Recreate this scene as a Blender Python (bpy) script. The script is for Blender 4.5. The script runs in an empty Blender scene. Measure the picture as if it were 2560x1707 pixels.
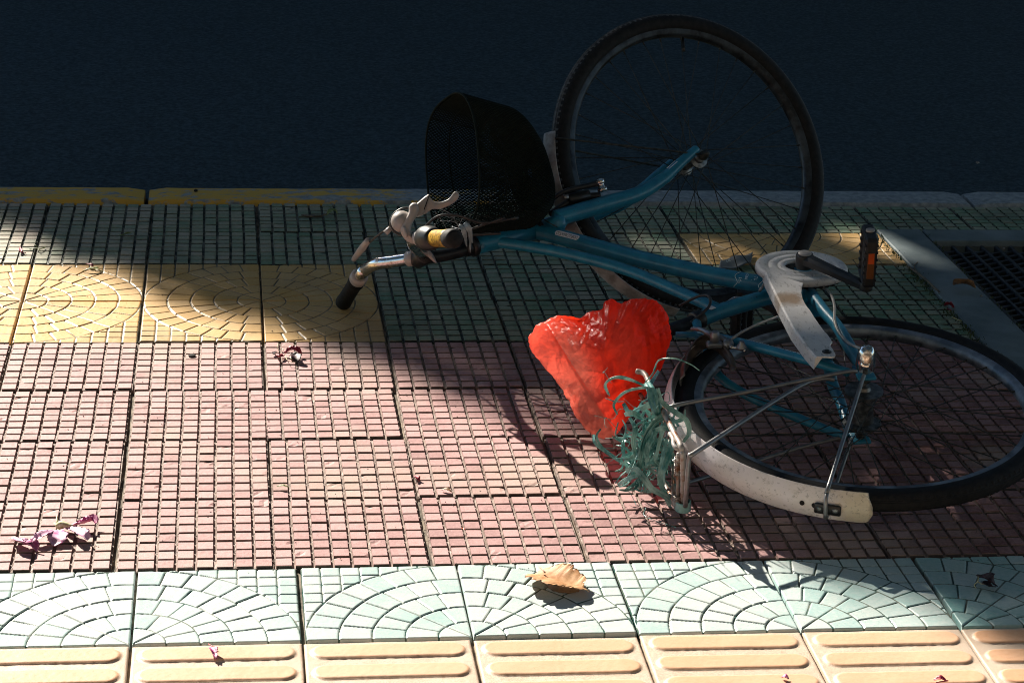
import bpy, math, random
import numpy as np
from mathutils import Vector, Matrix, noise

random.seed(7); rng = np.random.default_rng(7)
S = bpy.context.scene; COL = S.collection
V3 = lambda *a: np.array(a if len(a) == 3 else a[0], float)
def unit(v): v = np.asarray(v, float); return v/np.linalg.norm(v)

# ------------------------------------------------------------------ camera
cam = bpy.data.cameras.new('camera'); cam_o = bpy.data.objects.new('camera', cam); COL.objects.link(cam_o)
cam.lens = 77.23; cam.sensor_width = 36; cam.clip_start = .05; cam.clip_end = 500
th, ya, ro = 0.3417, 0.1357, 0.0419
fw = V3(math.sin(ya)*math.cos(th), math.cos(ya)*math.cos(th), -math.sin(th))
rt = V3(math.cos(ya), -math.sin(ya), 0); up_ = np.cross(rt, fw)
r2 = math.cos(ro)*rt+math.sin(ro)*up_; u2 = -math.sin(ro)*rt+math.cos(ro)*up_
cam_o.matrix_world = Matrix(((r2[0], u2[0], -fw[0], 0.1827), (r2[1], u2[1], -fw[1], -4.3283), (r2[2], u2[2], -fw[2], 1.5076), (0, 0, 0, 1)))
S.camera = cam_o
# ------------------------------------------------------------------ sky, sun, exposure
SUN = unit(V3(-.72, 1.45, 1.0))                       # towards the sun
el = math.asin(SUN[2]); az = math.atan2(SUN[0], SUN[1])
w = bpy.data.worlds.new('World'); S.world = w; w.use_nodes = True
nt = w.node_tree; nt.nodes.clear()
sky = nt.nodes.new('ShaderNodeTexSky'); sky.sky_type = 'NISHITA'; sky.sun_disc = False
sky.sun_elevation = el; sky.sun_rotation = az; sky.ozone_density = 5.0; sky.dust_density = .2; sky.air_density = 1.3
bg = nt.nodes.new('ShaderNodeBackground'); bg.inputs[1].default_value = .068
wo = nt.nodes.new('ShaderNodeOutputWorld')
nt.links.new(sky.outputs[0], bg.inputs[0]); nt.links.new(bg.outputs[0], wo.inputs[0])
sl = bpy.data.lights.new('sun', 'SUN'); sl.energy = 5.0; sl.angle = math.radians(.55); sl.color = (1, .91, .79)
so = bpy.data.objects.new('sun', sl); COL.objects.link(so)
so.rotation_euler = Vector(SUN).to_track_quat('Z', 'Y').to_euler(); so.location = (-4, 8, 6)
S.view_settings.view_transform = 'Standard'; S.view_settings.look = 'None'
S.cycles.filter_width = 1.0
S.view_settings.exposure = 1.40; S.view_settings.gamma = 1

# ------------------------------------------------------------------ materials
def new_mat(name):
    m = bpy.data.materials.new(name); m.use_nodes = True
    return m, m.node_tree, m.node_tree.nodes['Principled BSDF']
def ramp(nt, src, stops):
    r = nt.nodes.new('ShaderNodeValToRGB'); nt.links.new(src, r.inputs[0])
    e = r.color_ramp.elements
    while len(e) < len(stops): e.new(.5)
    for k, (p, c) in enumerate(stops): e[k].position = p; e[k].color = (*c, 1)
    return r.outputs[0]
def noi(nt, scale, detail=4, rough=.55, coord='Object', dist=0, stretch=None):
    tc = nt.nodes.new('ShaderNodeTexCoord'); n = nt.nodes.new('ShaderNodeTexNoise')
    n.inputs['Scale'].default_value = scale; n.inputs['Detail'].default_value = detail
    n.inputs['Roughness'].default_value = rough; n.inputs['Distortion'].default_value = dist
    if stretch:
        mp = nt.nodes.new('ShaderNodeMapping'); mp.inputs['Scale'].default_value = stretch
        nt.links.new(tc.outputs[coord], mp.inputs[0]); nt.links.new(mp.outputs[0], n.inputs[0])
    else: nt.links.new(tc.outputs[coord], n.inputs[0])
    return n.outputs[0]
def mix(nt, f, a, b, mode='MIX'):
    m = nt.nodes.new('ShaderNodeMix'); m.data_type = 'RGBA'; m.blend_type = mode
    for i, v in ((0, f), (6, a), (7, b)):
        if hasattr(v, 'is_linked'): nt.links.new(v, m.inputs[i])
        elif i == 0: m.inputs[0].default_value = v
        else: m.inputs[i].default_value = (*v, 1)
    return m.outputs[2]
def mth(nt, op, a, b=0., clamp=False):
    m = nt.nodes.new('ShaderNodeMath'); m.operation = op; m.use_clamp = clamp
    for i, v in ((0, a), (1, b)):
        if hasattr(v, 'is_linked'): nt.links.new(v, m.inputs[i])
        else: m.inputs[i].default_value = v
    return m.outputs[0]
def bump(nt, bs, h, strength=.3, dist=.001):
    b = nt.nodes.new('ShaderNodeBump'); b.inputs['Strength'].default_value = strength; b.inputs['Distance'].default_value = dist
    nt.links.new(h, b.inputs['Height']); nt.links.new(b.outputs[0], bs.inputs['Normal'])
def mat(name, c1, c2=None, rough=.5, metal=0., scale=60, lo=.4, hi=.62, bmp=0., bscale=None, bdist=.001, spec=.5, coat=0., trans=0., r2=None, stretch=None):
    m, nt, b = new_mat(name)
    b.inputs['Roughness'].default_value = rough; b.inputs['Metallic'].default_value = metal
    b.inputs['Specular IOR Level'].default_value = spec; b.inputs['Coat Weight'].default_value = coat
    b.inputs['Coat Roughness'].default_value = .15
    if c2 is None: b.inputs['Base Color'].default_value = (*c1, 1)
    else:
        n = noi(nt, scale, 6, .6, stretch=stretch)
        nt.links.new(ramp(nt, n, [(lo, c1), (hi, c2)]), b.inputs['Base Color'])
        if r2 is not None:
            nt.links.new(ramp(nt, n, [(lo, (rough,)*3), (hi, (r2,)*3)]), b.inputs['Roughness'])
    if bmp: bump(nt, b, noi(nt, bscale or scale*3, 5, .6), bmp, bdist)
    return m
def tile_mat(name, top1, top2, groove1, groove2, rough, bumpd=.0006, stain=None, stain_amt=.5, bw=.25):
    """tcol.r = 1 on the tops and 0 in the grooves, negative where shade is painted, g = random per block, b = tint per tile"""
    m, nt, b = new_mat(name)
    at = nt.nodes.new('ShaderNodeAttribute'); at.attribute_name = 'tcol'
    sp = nt.nodes.new('ShaderNodeSeparateColor'); nt.links.new(at.outputs['Color'], sp.inputs[0])
    n1 = noi(nt, 9, 5, .6); n2 = noi(nt, 140, 6, .65); n3 = noi(nt, 700, 3, .6); n4 = noi(nt, 3.1, 3, .5)
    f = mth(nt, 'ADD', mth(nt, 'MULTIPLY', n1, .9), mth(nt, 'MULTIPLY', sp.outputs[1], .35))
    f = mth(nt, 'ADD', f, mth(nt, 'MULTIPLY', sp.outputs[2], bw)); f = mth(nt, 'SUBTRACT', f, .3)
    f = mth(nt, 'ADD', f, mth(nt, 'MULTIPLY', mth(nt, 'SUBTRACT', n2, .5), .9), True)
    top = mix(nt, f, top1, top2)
    if stain: top = mix(nt, ramp(nt, n4, [(.52, (0, 0, 0)), (.66, (stain_amt,)*3)]), top, stain)
    # speckle of grit and worn pits
    top = mix(nt, ramp(nt, n3, [(.3, (.55,)*3), (.42, (0, 0, 0))]), top, tuple(x*.45 for x in top1))
    gr = mix(nt, ramp(nt, noi(nt, 22, 6, .7), [(.42, (0, 0, 0)), (.6, (1, 1, 1))]), groove1, groove2)
    gr = mix(nt, ramp(nt, n3, [(.35, (.6,)*3), (.6, (0, 0, 0))]), gr, tuple(x*.3 for x in groove1))
    groove_shade = ramp(nt, mth(nt, 'ADD', mth(nt, 'MULTIPLY', sp.outputs[0], -1.), mth(nt, 'MULTIPLY', mth(nt, 'SUBTRACT', n2, .5), .5)), [(.05, (0, 0, 0)), (.32, (.85,)*3)])  # painted shade: negative red channel blackens the crosswise grooves
    gr = mix(nt, groove_shade, gr, tuple(x*.12+.006 for x in groove1))
    edge = mth(nt, 'ADD', sp.outputs[0], mth(nt, 'MULTIPLY', mth(nt, 'SUBTRACT', n2, .5), .55))
    k = ramp(nt, edge, [(.25, (0, 0, 0)), (.6, (1, 1, 1))])
    nt.links.new(mix(nt, k, gr, top), b.inputs['Base Color'])
    nt.links.new(ramp(nt, n2, [(.3, (rough+.12,)*3), (.7, (rough-.06,)*3)]), b.inputs['Roughness'])
    b.inputs['Specular IOR Level'].default_value = .35
    bump(nt, b, mix(nt, .35, n2, n3), .8, bumpd)
    return m

M = {}
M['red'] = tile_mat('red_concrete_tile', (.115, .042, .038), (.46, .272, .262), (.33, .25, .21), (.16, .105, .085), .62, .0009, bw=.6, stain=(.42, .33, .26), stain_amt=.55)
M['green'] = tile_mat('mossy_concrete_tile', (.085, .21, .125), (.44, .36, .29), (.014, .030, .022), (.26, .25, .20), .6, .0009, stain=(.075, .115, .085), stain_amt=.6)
M['yellow'] = tile_mat('yellow_tile', (.53, .31, .085), (.62, .43, .225), (.10, .085, .05), (.30, .25, .17), .42, .0003, stain=(.34, .24, .13), stain_amt=.6)
M['blue'] = tile_mat('turquoise_tile', (.12, .36, .345), (.50, .55, .53), (.02, .085, .07), (.20, .22, .18), .36, .0003, bw=.6, stain=(.42, .52, .52), stain_amt=.5)
M['tactile'] = tile_mat('tactile_tile', (.58, .315, .17), (.63, .42, .285), (.60, .46, .345), (.64, .52, .41), .5, .0004, stain=(.55, .46, .34), stain_amt=.5)
M['sand'] = mat('joint_dirt', (.05, .045, .035), (.24, .20, .15), .95, scale=25, bmp=.6, bscale=300)
M['asphalt'] = mat('asphalt', (.008, .024, .036), (.038, .072, .092), .88, scale=75, lo=.40, hi=.66, bmp=.5, bscale=430, bdist=.003, spec=.3)
M['stone'] = mat('grey_granite', (.06, .095, .105), (.15, .19, .20), .7, scale=7, lo=.35, hi=.65, bmp=.5, bscale=260, bdist=.0012)
M['teal'] = mat('teal_frame_paint', (.009, .155, .26), (.016, .21, .33), .34, scale=45, bmp=.06, bscale=600, spec=.5, coat=.25)
def painted():
    m, nt, b = new_mat('chipped_teal_paint')
    c = mix(nt, ramp(nt, noi(nt, 40, 5, .6), [(.4, (0, 0, 0)), (.62, (1, 1, 1))]), (.009, .155, .26), (.016, .21, .33))
    c = mix(nt, ramp(nt, noi(nt, 230, 4, .6), [(.66, (0, 0, 0)), (.70, (.8,)*3)]), c, (.02, .022, .02))
    c = mix(nt, ramp(nt, noi(nt, 24, 8, .8), [(.60, (0, 0, 0)), (.74, (.45,)*3)]), c, (.13, .13, .115))
    nt.links.new(c, b.inputs['Base Color']); b.inputs['Coat Weight'].default_value = .2; b.inputs['Coat Roughness'].default_value = .2
    nt.links.new(ramp(nt, noi(nt, 60, 6, .7), [(.4, (.3,)*3), (.7, (.55,)*3)]), b.inputs['Roughness'])
    bump(nt, b, noi(nt, 500, 4, .6), .08); return m
M['teal'] = painted()
M['rubber'] = mat('black_rubber', (.004, .005, .006), (.012, .012, .012), .7, scale=90, bmp=.4, bscale=500, spec=.3)
M['rubber_dusty'] = mat('dusty_tyre_tread', (.03, .035, .04), (.09, .10, .11), .75, scale=120, bmp=.5, bscale=700)
M['rim_dark'] = mat('dull_black_rim', (.015, .018, .022), (.06, .075, .09), .38, metal=.7, scale=26, r2=.55)
M['rim'] = mat('dull_rim_steel', (.12, .15, .18), (.30, .34, .38), .42, metal=.75, scale=30, r2=.6)
M['steel'] = mat('spoke_steel', (.10, .11, .11), (.25, .26, .26), .4, metal=.85, scale=90)
M['spoke_dark'] = mat('tarnished_spoke', (.02, .025, .022), (.06, .065, .06), .55, metal=.4, scale=90)
M['chrome'] = mat('worn_chrome', (.75, .74, .72), (.34, .20, .10), .14, metal=1., scale=70, lo=.52, hi=.72, r2=.5, bmp=.15, bscale=400)
M['stay'] = mat('grey_stay_steel', (.20, .21, .22), (.30, .29, .28), .38, metal=.7, scale=40, lo=.45, hi=.7)
M['rust'] = mat('rusty_rack_wire', (.36, .33, .30), (.20, .075, .03), .5, metal=.35, scale=55, lo=.47, hi=.6, bmp=.3)
M['white'] = mat('yellowed_white_plastic', (.76, .70, .70), (.72, .64, .50), .42, scale=11, lo=.4, hi=.62, bmp=.1, bscale=90)
def grimy(name, base, base2, stain, sp, sr, speck=.5, rough=.45):
    m, nt, b = new_mat(name)
    tc = nt.nodes.new('ShaderNodeTexCoord'); vm = nt.nodes.new('ShaderNodeVectorMath'); vm.operation = 'DISTANCE'
    nt.links.new(tc.outputs['Object'], vm.inputs[0]); vm.inputs[1].default_value = sp
    d = mth(nt, 'ADD', vm.outputs['Value'], mth(nt, 'MULTIPLY', mth(nt, 'SUBTRACT', noi(nt, 60, 6, .7), .5), sr*1.1))
    c = mix(nt, ramp(nt, noi(nt, 14, 5, .6), [(.38, (0, 0, 0)), (.62, (1, 1, 1))]), base, base2)
    c = mix(nt, ramp(nt, d, [(sr*.4, (.85,)*3), (sr, (0, 0, 0))]), c, stain)
    c = mix(nt, ramp(nt, noi(nt, 150, 7, .75, stretch=(1, .35, 1)), [(.55, (0, 0, 0)), (.63, (speck,)*3)]), c, (.10, .085, .07))
    c = mix(nt, ramp(nt, noi(nt, 40, 6, .8, stretch=(.3, 1, 1)), [(.56, (0, 0, 0)), (.66, (speck*.8,)*3)]), c, (.22, .18, .13))
    nt.links.new(c, b.inputs['Base Color']); b.inputs['Roughness'].default_value = rough
    bump(nt, b, noi(nt, 220, 5, .6), .2, .0006)
    return m
M['dirtywhite'] = mat('dusty_fender_plastic', (.42, .40, .385), (.22, .20, .185), .7, scale=30, lo=.4, hi=.6, bmp=.2)
M['blackp'] = mat('black_plastic', (.006, .007, .008), (.016, .016, .016), .42, scale=50, bmp=.2)
M['basket'] = mat('black_basket_wire', (.002, .006, .0045), (.006, .012, .009), .7, scale=80, spec=.15)
M['grey'] = mat('grey_plastic', (.29, .28, .28), (.38, .33, .29), .4, scale=40)
M['gold'] = mat('worn_gold_grip', (.44, .26, .03), (.13, .075, .012), .38, metal=.25, scale=180, lo=.45, hi=.62, bmp=.5, bscale=500)
M['cable'] = mat('cable_housing', (.025, .024, .024), (.05, .045, .04), .45, scale=50)
M['silvercable'] = mat('silver_cable', (.50, .48, .44), (.35, .33, .30), .4, metal=.3, scale=60)
M['decalw'] = mat('white_print', (.62, .75, .78), rough=.5)
M['stickerw'] = mat('white_sticker', (.72, .72, .74), rough=.45)
M['stickerk'] = mat('black_print', (.015, .02, .03), rough=.5)
M['orange'] = mat('orange_reflector', (.75, .10, .015), rough=.2, coat=.6)
M['orangedark'] = mat('brown_reflector', (.16, .05, .012), rough=.3)
M['iron'] = mat('cast_iron', (.018, .022, .026), (.045, .055, .065), .55, metal=.5, scale=60, bmp=.3)
M['pit'] = mat('pit_dirt', (.008, .008, .007), (.03, .028, .022), .95, scale=40, bmp=.8)
M['hole'] = mat('dark_hole', (.01, .008, .007), rough=.9)

# ------------------------------------------------------------------ mesh helpers
def mesh(name, verts, faces, m, smooth=True, parent=None, loc=(0, 0, 0), mats=None, mi=None):
    verts = np.asarray(verts, float)-np.asarray(loc, float)
    me = bpy.data.meshes.new(name)
    me.from_pydata(verts.tolist(), [], [tuple(int(i) for i in f) for f in faces]); me.update()
    for k in (mats or [m]): me.materials.append(M[k] if isinstance(k, str) else k)
    if mi is not None: me.polygons.foreach_set('material_index', np.asarray(mi, np.int32))
    if smooth: me.polygons.foreach_set('use_smooth', [True]*len(me.polygons))
    o = bpy.data.objects.new(name, me); COL.objects.link(o)
    if parent is not None: o.parent = parent
    o.location = loc
    return o
class MB:
    """collects shapes into one mesh; every shape may have its own material slot"""
    def __init__(s): s.v = []; s.f = []; s.mi = []; s.n = 0
    def add(s, v, f, k=0):
        v = np.asarray(v, float); s.v.append(v)
        s.f += [tuple(int(i)+s.n for i in q) for q in f]; s.mi += [k]*len(f); s.n += len(v); return s
    def tube(s, pts, r, seg=14, k=0, cap=True, flat=1.): return s.add(*tube(pts, r, seg, cap, flat), k)
    def box(s, c, ax, dims, bev=.15, k=0): return s.add(*box(c, ax, dims, bev), k)
    def lathe(s, c, axis, prof, seg=28, k=0): return s.add(*lathe(c, axis, prof, seg), k)
    def obj(s, name, mats, parent=None, smooth=True, base=None, angle=None):
        mats = [mats] if isinstance(mats, str) else mats
        o = mesh(name, np.concatenate(s.v), s.f, None, smooth, parent, mats=mats, mi=s.mi)
        shift(o, base if base is not None else (ORG if parent is not None else None))
        if angle and smooth:
            me = o.data
            try: me.set_sharp_from_angle(angle=math.radians(angle))
            except Exception: pass
        return o
ORG = None
def shift(o, org):
    """keep the geometry where it is while the object's origin sits in its parent's frame"""
    if org is None: return
    me = o.data; n = len(me.vertices); a = np.empty(n*3); me.vertices.foreach_get('co', a)
    a = a.reshape(-1, 3)-np.asarray(org); me.vertices.foreach_set('co', a.ravel()); me.update()
    if o.parent is None: o.location = org
def smooth_path(p, n=6):
    p = np.asarray(p, float)
    if len(p) < 3: return p
    P = np.vstack([2*p[0]-p[1], p, 2*p[-1]-p[-2]]); out = []
    for i in range(1, len(P)-2):
        a, b, c, d = P[i-1], P[i], P[i+1], P[i+2]
        for t in np.linspace(0, 1, n, endpoint=False):
            out.append(.5*((2*b)+(-a+c)*t+(2*a-5*b+4*c-d)*t*t+(-a+3*b-3*c+d)*t**3))
    out.append(p[-1]); return np.array(out)
def frames(p, hint=None):
    t = np.gradient(p, axis=0); t /= np.linalg.norm(t, axis=1)[:, None]+1e-12
    a = np.asarray(hint if hint is not None else (0, 0, 1.), float)
    if abs(t[0] @ unit(a)) > .95: a = V3(1, 0, .2)
    n = [unit(a-(a @ t[0])*t[0])]
    for i in range(1, len(p)):
        q = n[-1]-(n[-1] @ t[i])*t[i]; n.append(unit(q))
    n = np.array(n); return t, n, np.cross(t, n)
def tube(pts, r, seg=14, cap=True, flat=1., hint=None):
    p = np.asarray(pts, float); t, n, b = frames(p, hint); r = np.asarray(r, float)
    if r.ndim == 0: r = np.full(len(p), float(r))
    elif len(r) != len(p): r = np.interp(np.linspace(0, 1, len(p)), np.linspace(0, 1, len(r)), r)
    a = np.linspace(0, 2*np.pi, seg, endpoint=False)
    v = p[:, None]+r[:, None, None]*(np.cos(a)[None, :, None]*n[:, None]*flat+np.sin(a)[None, :, None]*b[:, None])
    v = v.reshape(-1, 3); f = []
    for i in range(len(p)-1):
        for j in range(seg): k = (j+1) % seg; f.append((i*seg+j, i*seg+k, (i+1)*seg+k, (i+1)*seg+j))
    if cap: f.append(tuple(range(seg-1, -1, -1))); f.append(tuple((len(p)-1)*seg+j for j in range(seg)))
    return v, f
def ribbon(pts, wd, hint, th=.0004):
    """flat fibrous tape with lengthwise pleats"""
    p = np.asarray(pts, float); t, n, b = frames(p, hint); m = len(p)
    wd = np.interp(np.linspace(0, 1, m), np.linspace(0, 1, len(np.atleast_1d(wd))), np.atleast_1d(wd)) if np.ndim(wd) else np.full(m, wd)
    K = 6; xs = np.linspace(-.5, .5, K); zz = np.array([0, .06, -.01, .06, .0, .05]); v = []
    for s_ in (1, -1):
        for k in (range(K) if s_ > 0 else range(K-1, -1, -1)): v.append(p+b*(wd*xs[k])[:, None]+n*(wd*zz[k]*.8+s_*th/2)[:, None])
    v = np.stack(v, 1).reshape(-1, 3); W = 2*K; f = []
    for i in range(m-1):
        for j in range(W): k = (j+1) % W; f.append((i*W+j, i*W+k, (i+1)*W+k, (i+1)*W+j))
    f.append(tuple(range(W-1, -1, -1))); f.append(tuple((m-1)*W+j for j in range(W)))
    return v, f
def box(c, ax, dims, bev=.15):
    """bevelled box: ax = three unit axes, dims = full sizes"""
    ax = np.asarray(ax, float); d = np.asarray(dims, float)/2; b = min(d)*bev*2 if bev else 1e-5
    pts = []; idx = {}
    for sx in (-1, 1):
        for sy in (-1, 1):
            for sz in (-1, 1):
                s = V3(sx, sy, sz)
                for k in range(3):
                    q = s*(d-b); q[k] = s[k]*d[k]; idx[(sx, sy, sz, k)] = len(pts); pts.append(q @ ax)
    f = []
    for k in range(3):
        i, j = (k+1) % 3, (k+2) % 3
        for s in (-1, 1):
            ring = []
            for (p, q) in ((-1, -1), (1, -1), (1, 1), (-1, 1)):
                t = [0, 0, 0]; t[k] = s; t[i] = p; t[j] = q; ring.append(idx[(*t, k)])
            f.append(ring if s > 0 else ring[::-1])
    for k in range(3):
        i, j = (k+1) % 3, (k+2) % 3
        for p in (-1, 1):
            for q in (-1, 1):
                t0 = [0, 0, 0]; t1 = [0, 0, 0]; t0[k] = -1; t1[k] = 1; t0[i] = t1[i] = p; t0[j] = t1[j] = q
                r = [idx[(*t0, i)], idx[(*t1, i)], idx[(*t1, j)], idx[(*t0, j)]]; f.append(r if p*q < 0 else r[::-1])
    for sx in (-1, 1):
        for sy in (-1, 1):
            for sz in (-1, 1):
                r = [idx[(sx, sy, sz, k)] for k in range(3)]; f.append(r if sx*sy*sz > 0 else r[::-1])
    return np.asarray(c)+np.array(pts), f
def lathe(c, axis, prof, seg=28):
    """prof: (radius, height along axis) pairs"""
    axis = unit(axis); a0 = V3(1, 0, 0) if abs(axis[0]) < .8 else V3(0, 1, 0)
    e1 = unit(np.cross(axis, a0)); e2 = np.cross(axis, e1); a = np.linspace(0, 2*np.pi, seg, endpoint=False); v = []; f = []
    for r, h in prof: v += [np.asarray(c)+axis*h+max(r, 1e-5)*(math.cos(t)*e1+math.sin(t)*e2) for t in a]
    for i in range(len(prof)-1):
        for j in range(seg): k = (j+1) % seg; f.append((i*seg+j, i*seg+k, (i+1)*seg+k, (i+1)*seg+j))
    f.append(tuple(range(seg-1, -1, -1))); f.append(tuple((len(prof)-1)*seg+j for j in range(seg)))
    return v, f
def ring(c, n, e1, prof, a0=0, a1=2*np.pi, seg=160, closed=True):
    """sweep a closed profile (radius, offset along n) round an arc"""
    n = unit(n); e1 = unit(e1-(e1 @ n)*n); e2 = np.cross(n, e1); full = abs(a1-a0) > 6.28
    A = np.linspace(a0, a1, seg, endpoint=not full); v = []; P = len(prof); f = []
    for t in A:
        d = math.cos(t)*e1+math.sin(t)*e2
        v += [np.asarray(c)+d*r+n*h for r, h in prof]
    m = len(A)
    for i in range(m if full else m-1):
        for j in range(P): k = (j+1) % P; i2 = (i+1) % m; f.append((i*P+j, i2*P+j, i2*P+k, i*P+k))
    if not full: f.append(tuple(range(P))); f.append(tuple((m-1)*P+j for j in range(P-1, -1, -1)))
    return v, f
def slab(outl, nrm, th, bev=.0012, dome=0.):
    """a rounded flat moulding: closed outline, thickness along nrm"""
    O = smooth_path(np.vstack([outl, outl[:1]]), 3)[:-1]; n = len(O); nrm = unit(nrm); c = O.mean(0)
    T_ = np.roll(O, -1, 0)-np.roll(O, 1, 0); T_ /= np.linalg.norm(T_, axis=1)[:, None]+1e-9; o_ = np.cross(T_, nrm)
    if sum(np.cross(O[i]-c, O[(i+1) % n]-c) @ nrm for i in range(n)) < 0: o_ = -o_; O = O[::-1]; o_ = o_[::-1]
    rings_ = [O-o_*bev*2.2+nrm*(th/2+dome), O-o_*bev*.6+nrm*th*.40, O+nrm*th*.15, O-nrm*th*.3, O-o_*bev-nrm*th/2]
    f = [tuple(range(n))]
    for k in range(4):
        for i in range(n): j = (i+1) % n; f.append((k*n+i, (k+1)*n+i, (k+1)*n+j, k*n+j))
    f.append(tuple(4*n+i for i in range(n-1, -1, -1)))
    return np.vstack(rings_), f
def empty(name, loc):
    o = bpy.data.objects.new(name, None); COL.objects.link(o); o.location = loc; o.empty_display_size = .05; return o
def tag(o, label=None, cat=None, group=None, kind=None):
    for k, v in (('label', label), ('category', cat), ('group', group), ('kind', kind)):
        if v: o[k] = v
    return o
def text_mesh(body, size):
    cu = bpy.data.curves.new('lettering', 'FONT'); cu.body = body; cu.size = size; cu.extrude = 0; cu.resolution_u = 3
    o = bpy.data.objects.new('lettering', cu); COL.objects.link(o); dg = bpy.context.evaluated_depsgraph_get()
    me = bpy.data.meshes.new_from_object(o.evaluated_get(dg)); v = np.array([x.co[:] for x in me.vertices]); f = [tuple(p.vertices) for p in me.polygons]
    bpy.data.objects.remove(o); bpy.data.meshes.remove(me); bpy.data.curves.remove(cu)
    return v, f
def wrap(P0, axis, face, r, uv, lift=.0006):
    """lay flat (u, v) points round a tube of radius r: u along axis, v round it, centred on the facing direction"""
    axis = unit(axis); face = unit(face-(face @ axis)*axis); side = np.cross(axis, face)
    a = uv[:, 1]/r
    return P0+uv[:, :1]*axis+(r+lift)*(np.cos(a)[:, None]*face+np.sin(a)[:, None]*side)
# ------------------------------------------------------------------ pavement
ROWY = {5: 1.13, 4: .878, 3: .641, 2: .393, 1: .137, 0: -.1236, -1: -.3904, -2: -.6401, -3: -.9048, -4: -1.1738, -5: -1.4245, -6: -1.675, -7: -1.925, -8: -2.175}
def big_mesh(name, parts, m, flat=False):
    """parts: (verts Nx3, quads Kx4, colour Nx3)"""
    n = 0; V = []; Q = []; Cc = []
    for v, q, c in parts: V.append(v); Q.append(q+n); Cc.append(c); n += len(v)
    V = np.concatenate(V); Q = np.concatenate(Q); Cc = np.concatenate(Cc)
    me = bpy.data.meshes.new(name); me.vertices.add(len(V)); me.vertices.foreach_set('co', V.astype(np.float32).ravel())
    me.loops.add(len(Q)*4); me.loops.foreach_set('vertex_index', Q.astype(np.int32).ravel())
    me.polygons.add(len(Q)); me.polygons.foreach_set('loop_start', np.arange(0, len(Q)*4, 4, dtype=np.int32))
    me.update(calc_edges=True)
    at = me.attributes.new('tcol', 'FLOAT_COLOR', 'POINT')
    at.data.foreach_set('color', np.concatenate([Cc, np.ones((len(Cc), 1))], 1).astype(np.float32).ravel())
    if flat: me.polygons.foreach_set('use_smooth', [False]*len(me.polygons))
    me.materials.append(m); o = bpy.data.objects.new(name, me); COL.objects.link(o); o['kind'] = 'structure'
    return o
def grid_quads(nx, ny):
    i, j = np.meshgrid(np.arange(nx-1), np.arange(ny-1), indexing='ij'); a = (i*ny+j).ravel()
    return np.stack([a, a+ny, a+ny+1, a+1], 1)
def vnoise(n, m, k):
    """smooth random field of n x m samples with about k cells across"""
    g = rng.random((k+2, k+2)); x = np.linspace(0, k, n); y = np.linspace(0, k, m)
    xi = x.astype(int); yi = y.astype(int); fx = (x-xi)[:, None]; fy = (y-yi)[None]
    fx = fx*fx*(3-2*fx); fy = fy*fy*(3-2*fy)
    return (g[xi][:, yi]*(1-fx)*(1-fy)+g[xi+1][:, yi]*fx*(1-fy)+g[xi][:, yi+1]*(1-fx)*fy+g[xi+1][:, yi+1]*fx*fy)-.5
def place(U, W, Z, x0, x1, y0, y1, tj=1.):
    """tile coordinates 0..1 to the world with a small tilt, turn and height error"""
    j = .0022; sx = x1-x0-2*j; sy = y1-y0-2*j
    X = (U-.5)*sx; Y = (W-.5)*sy; a = rng.normal(0, .0022)*tj; tx, ty = rng.normal(0, .0025, 2)*tj
    z = Z+X*tx+Y*ty+rng.normal(0, .0006)*tj-.0008
    cx, cy = (x0+x1)/2+rng.normal(0, .0007), (y0+y1)/2+rng.normal(0, .0007)
    return np.stack([cx+X*math.cos(a)-Y*math.sin(a), cy+X*math.sin(a)+Y*math.cos(a), z], -1).reshape(-1, 3)
def bar_tile(x0, x1, y0, y1, depth=.0046, worn=.5, tint=None):
    L = x1-x0; gx, gy, ch = .0027/L, .0028/L, .00055/L; pb = 1/8
    def lines(g):
        l = []; top = []; bar = []
        for k in range(8):
            o = k*pb
            for d, t in ((0, 0), (g, 0), (g+ch, 1), (pb*.36, 1), (pb*.64, 1), (pb-g-ch, 1), (pb-g, 0)): l.append(o+d); top.append(t); bar.append(k)
        l.append(1.); top.append(0); bar.append(7)
        return np.array(l), np.array(top, float), np.array(bar)
    lx, txx, bx = lines(gx); ly, tyy, by = lines(gy); n = len(lx)
    T = txx[:, None]*tyy[None]
    bh = rng.normal(0, .00035, (8, 8)); bt = rng.random((8, 8))
    n1 = vnoise(n, n, 5); n2 = vnoise(n, n, 26)
    fill = np.clip(vnoise(n, n, 3)*.005, -.0006, .0026)+rng.normal(0, .00025, (n, n))
    Z = T*(bh[bx][:, by]+n1*.0009+n2*.0003)+(1-T)*(-depth+fill)
    # crumbled edges and missing corners
    crumb = (vnoise(n, n, 12) > .425-.06*worn) & (T > 0) & (rng.random((n, n)) < .5)
    Z = np.where(crumb, Z-rng.random((n, n))*.0020, Z); T2 = np.where(crumb, T*.45, T)
    T2 = np.where((txx[:, None] > 0) & (tyy[None] == 0), -1.8, T2)  # crosswise grooves marked for the painted shadow lines
    U = lx[:, None]+vnoise(n, n, 20)*.0018; W = ly[None]+vnoise(n, n, 20)*.0018
    U[0] = 0; U[-1] = 1; W[:, 0] = 0; W[:, -1] = 1
    return finish(U, W, Z, T2, bt[bx][:, by], x0, x1, y0, y1, 1., tint)
def finish(U, W, Z, T, B, x0, x1, y0, y1, tj=1., tint=None):
    # skirt: repeat the rim and drop it
    P = lambda a: np.pad(a, 1, mode='edge')
    U, W, Z, T, B = map(P, (U, W, Z, T, B)); Z = Z.copy()
    Z[0] = Z[-1] = -.016; Z[:, 0] = Z[:, -1] = -.016
    n, m = Z.shape; v = place(U, W, Z, x0, x1, y0, y1, tj)
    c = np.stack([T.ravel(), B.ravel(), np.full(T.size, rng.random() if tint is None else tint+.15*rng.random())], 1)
    return v, grid_quads(n, m), c
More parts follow.
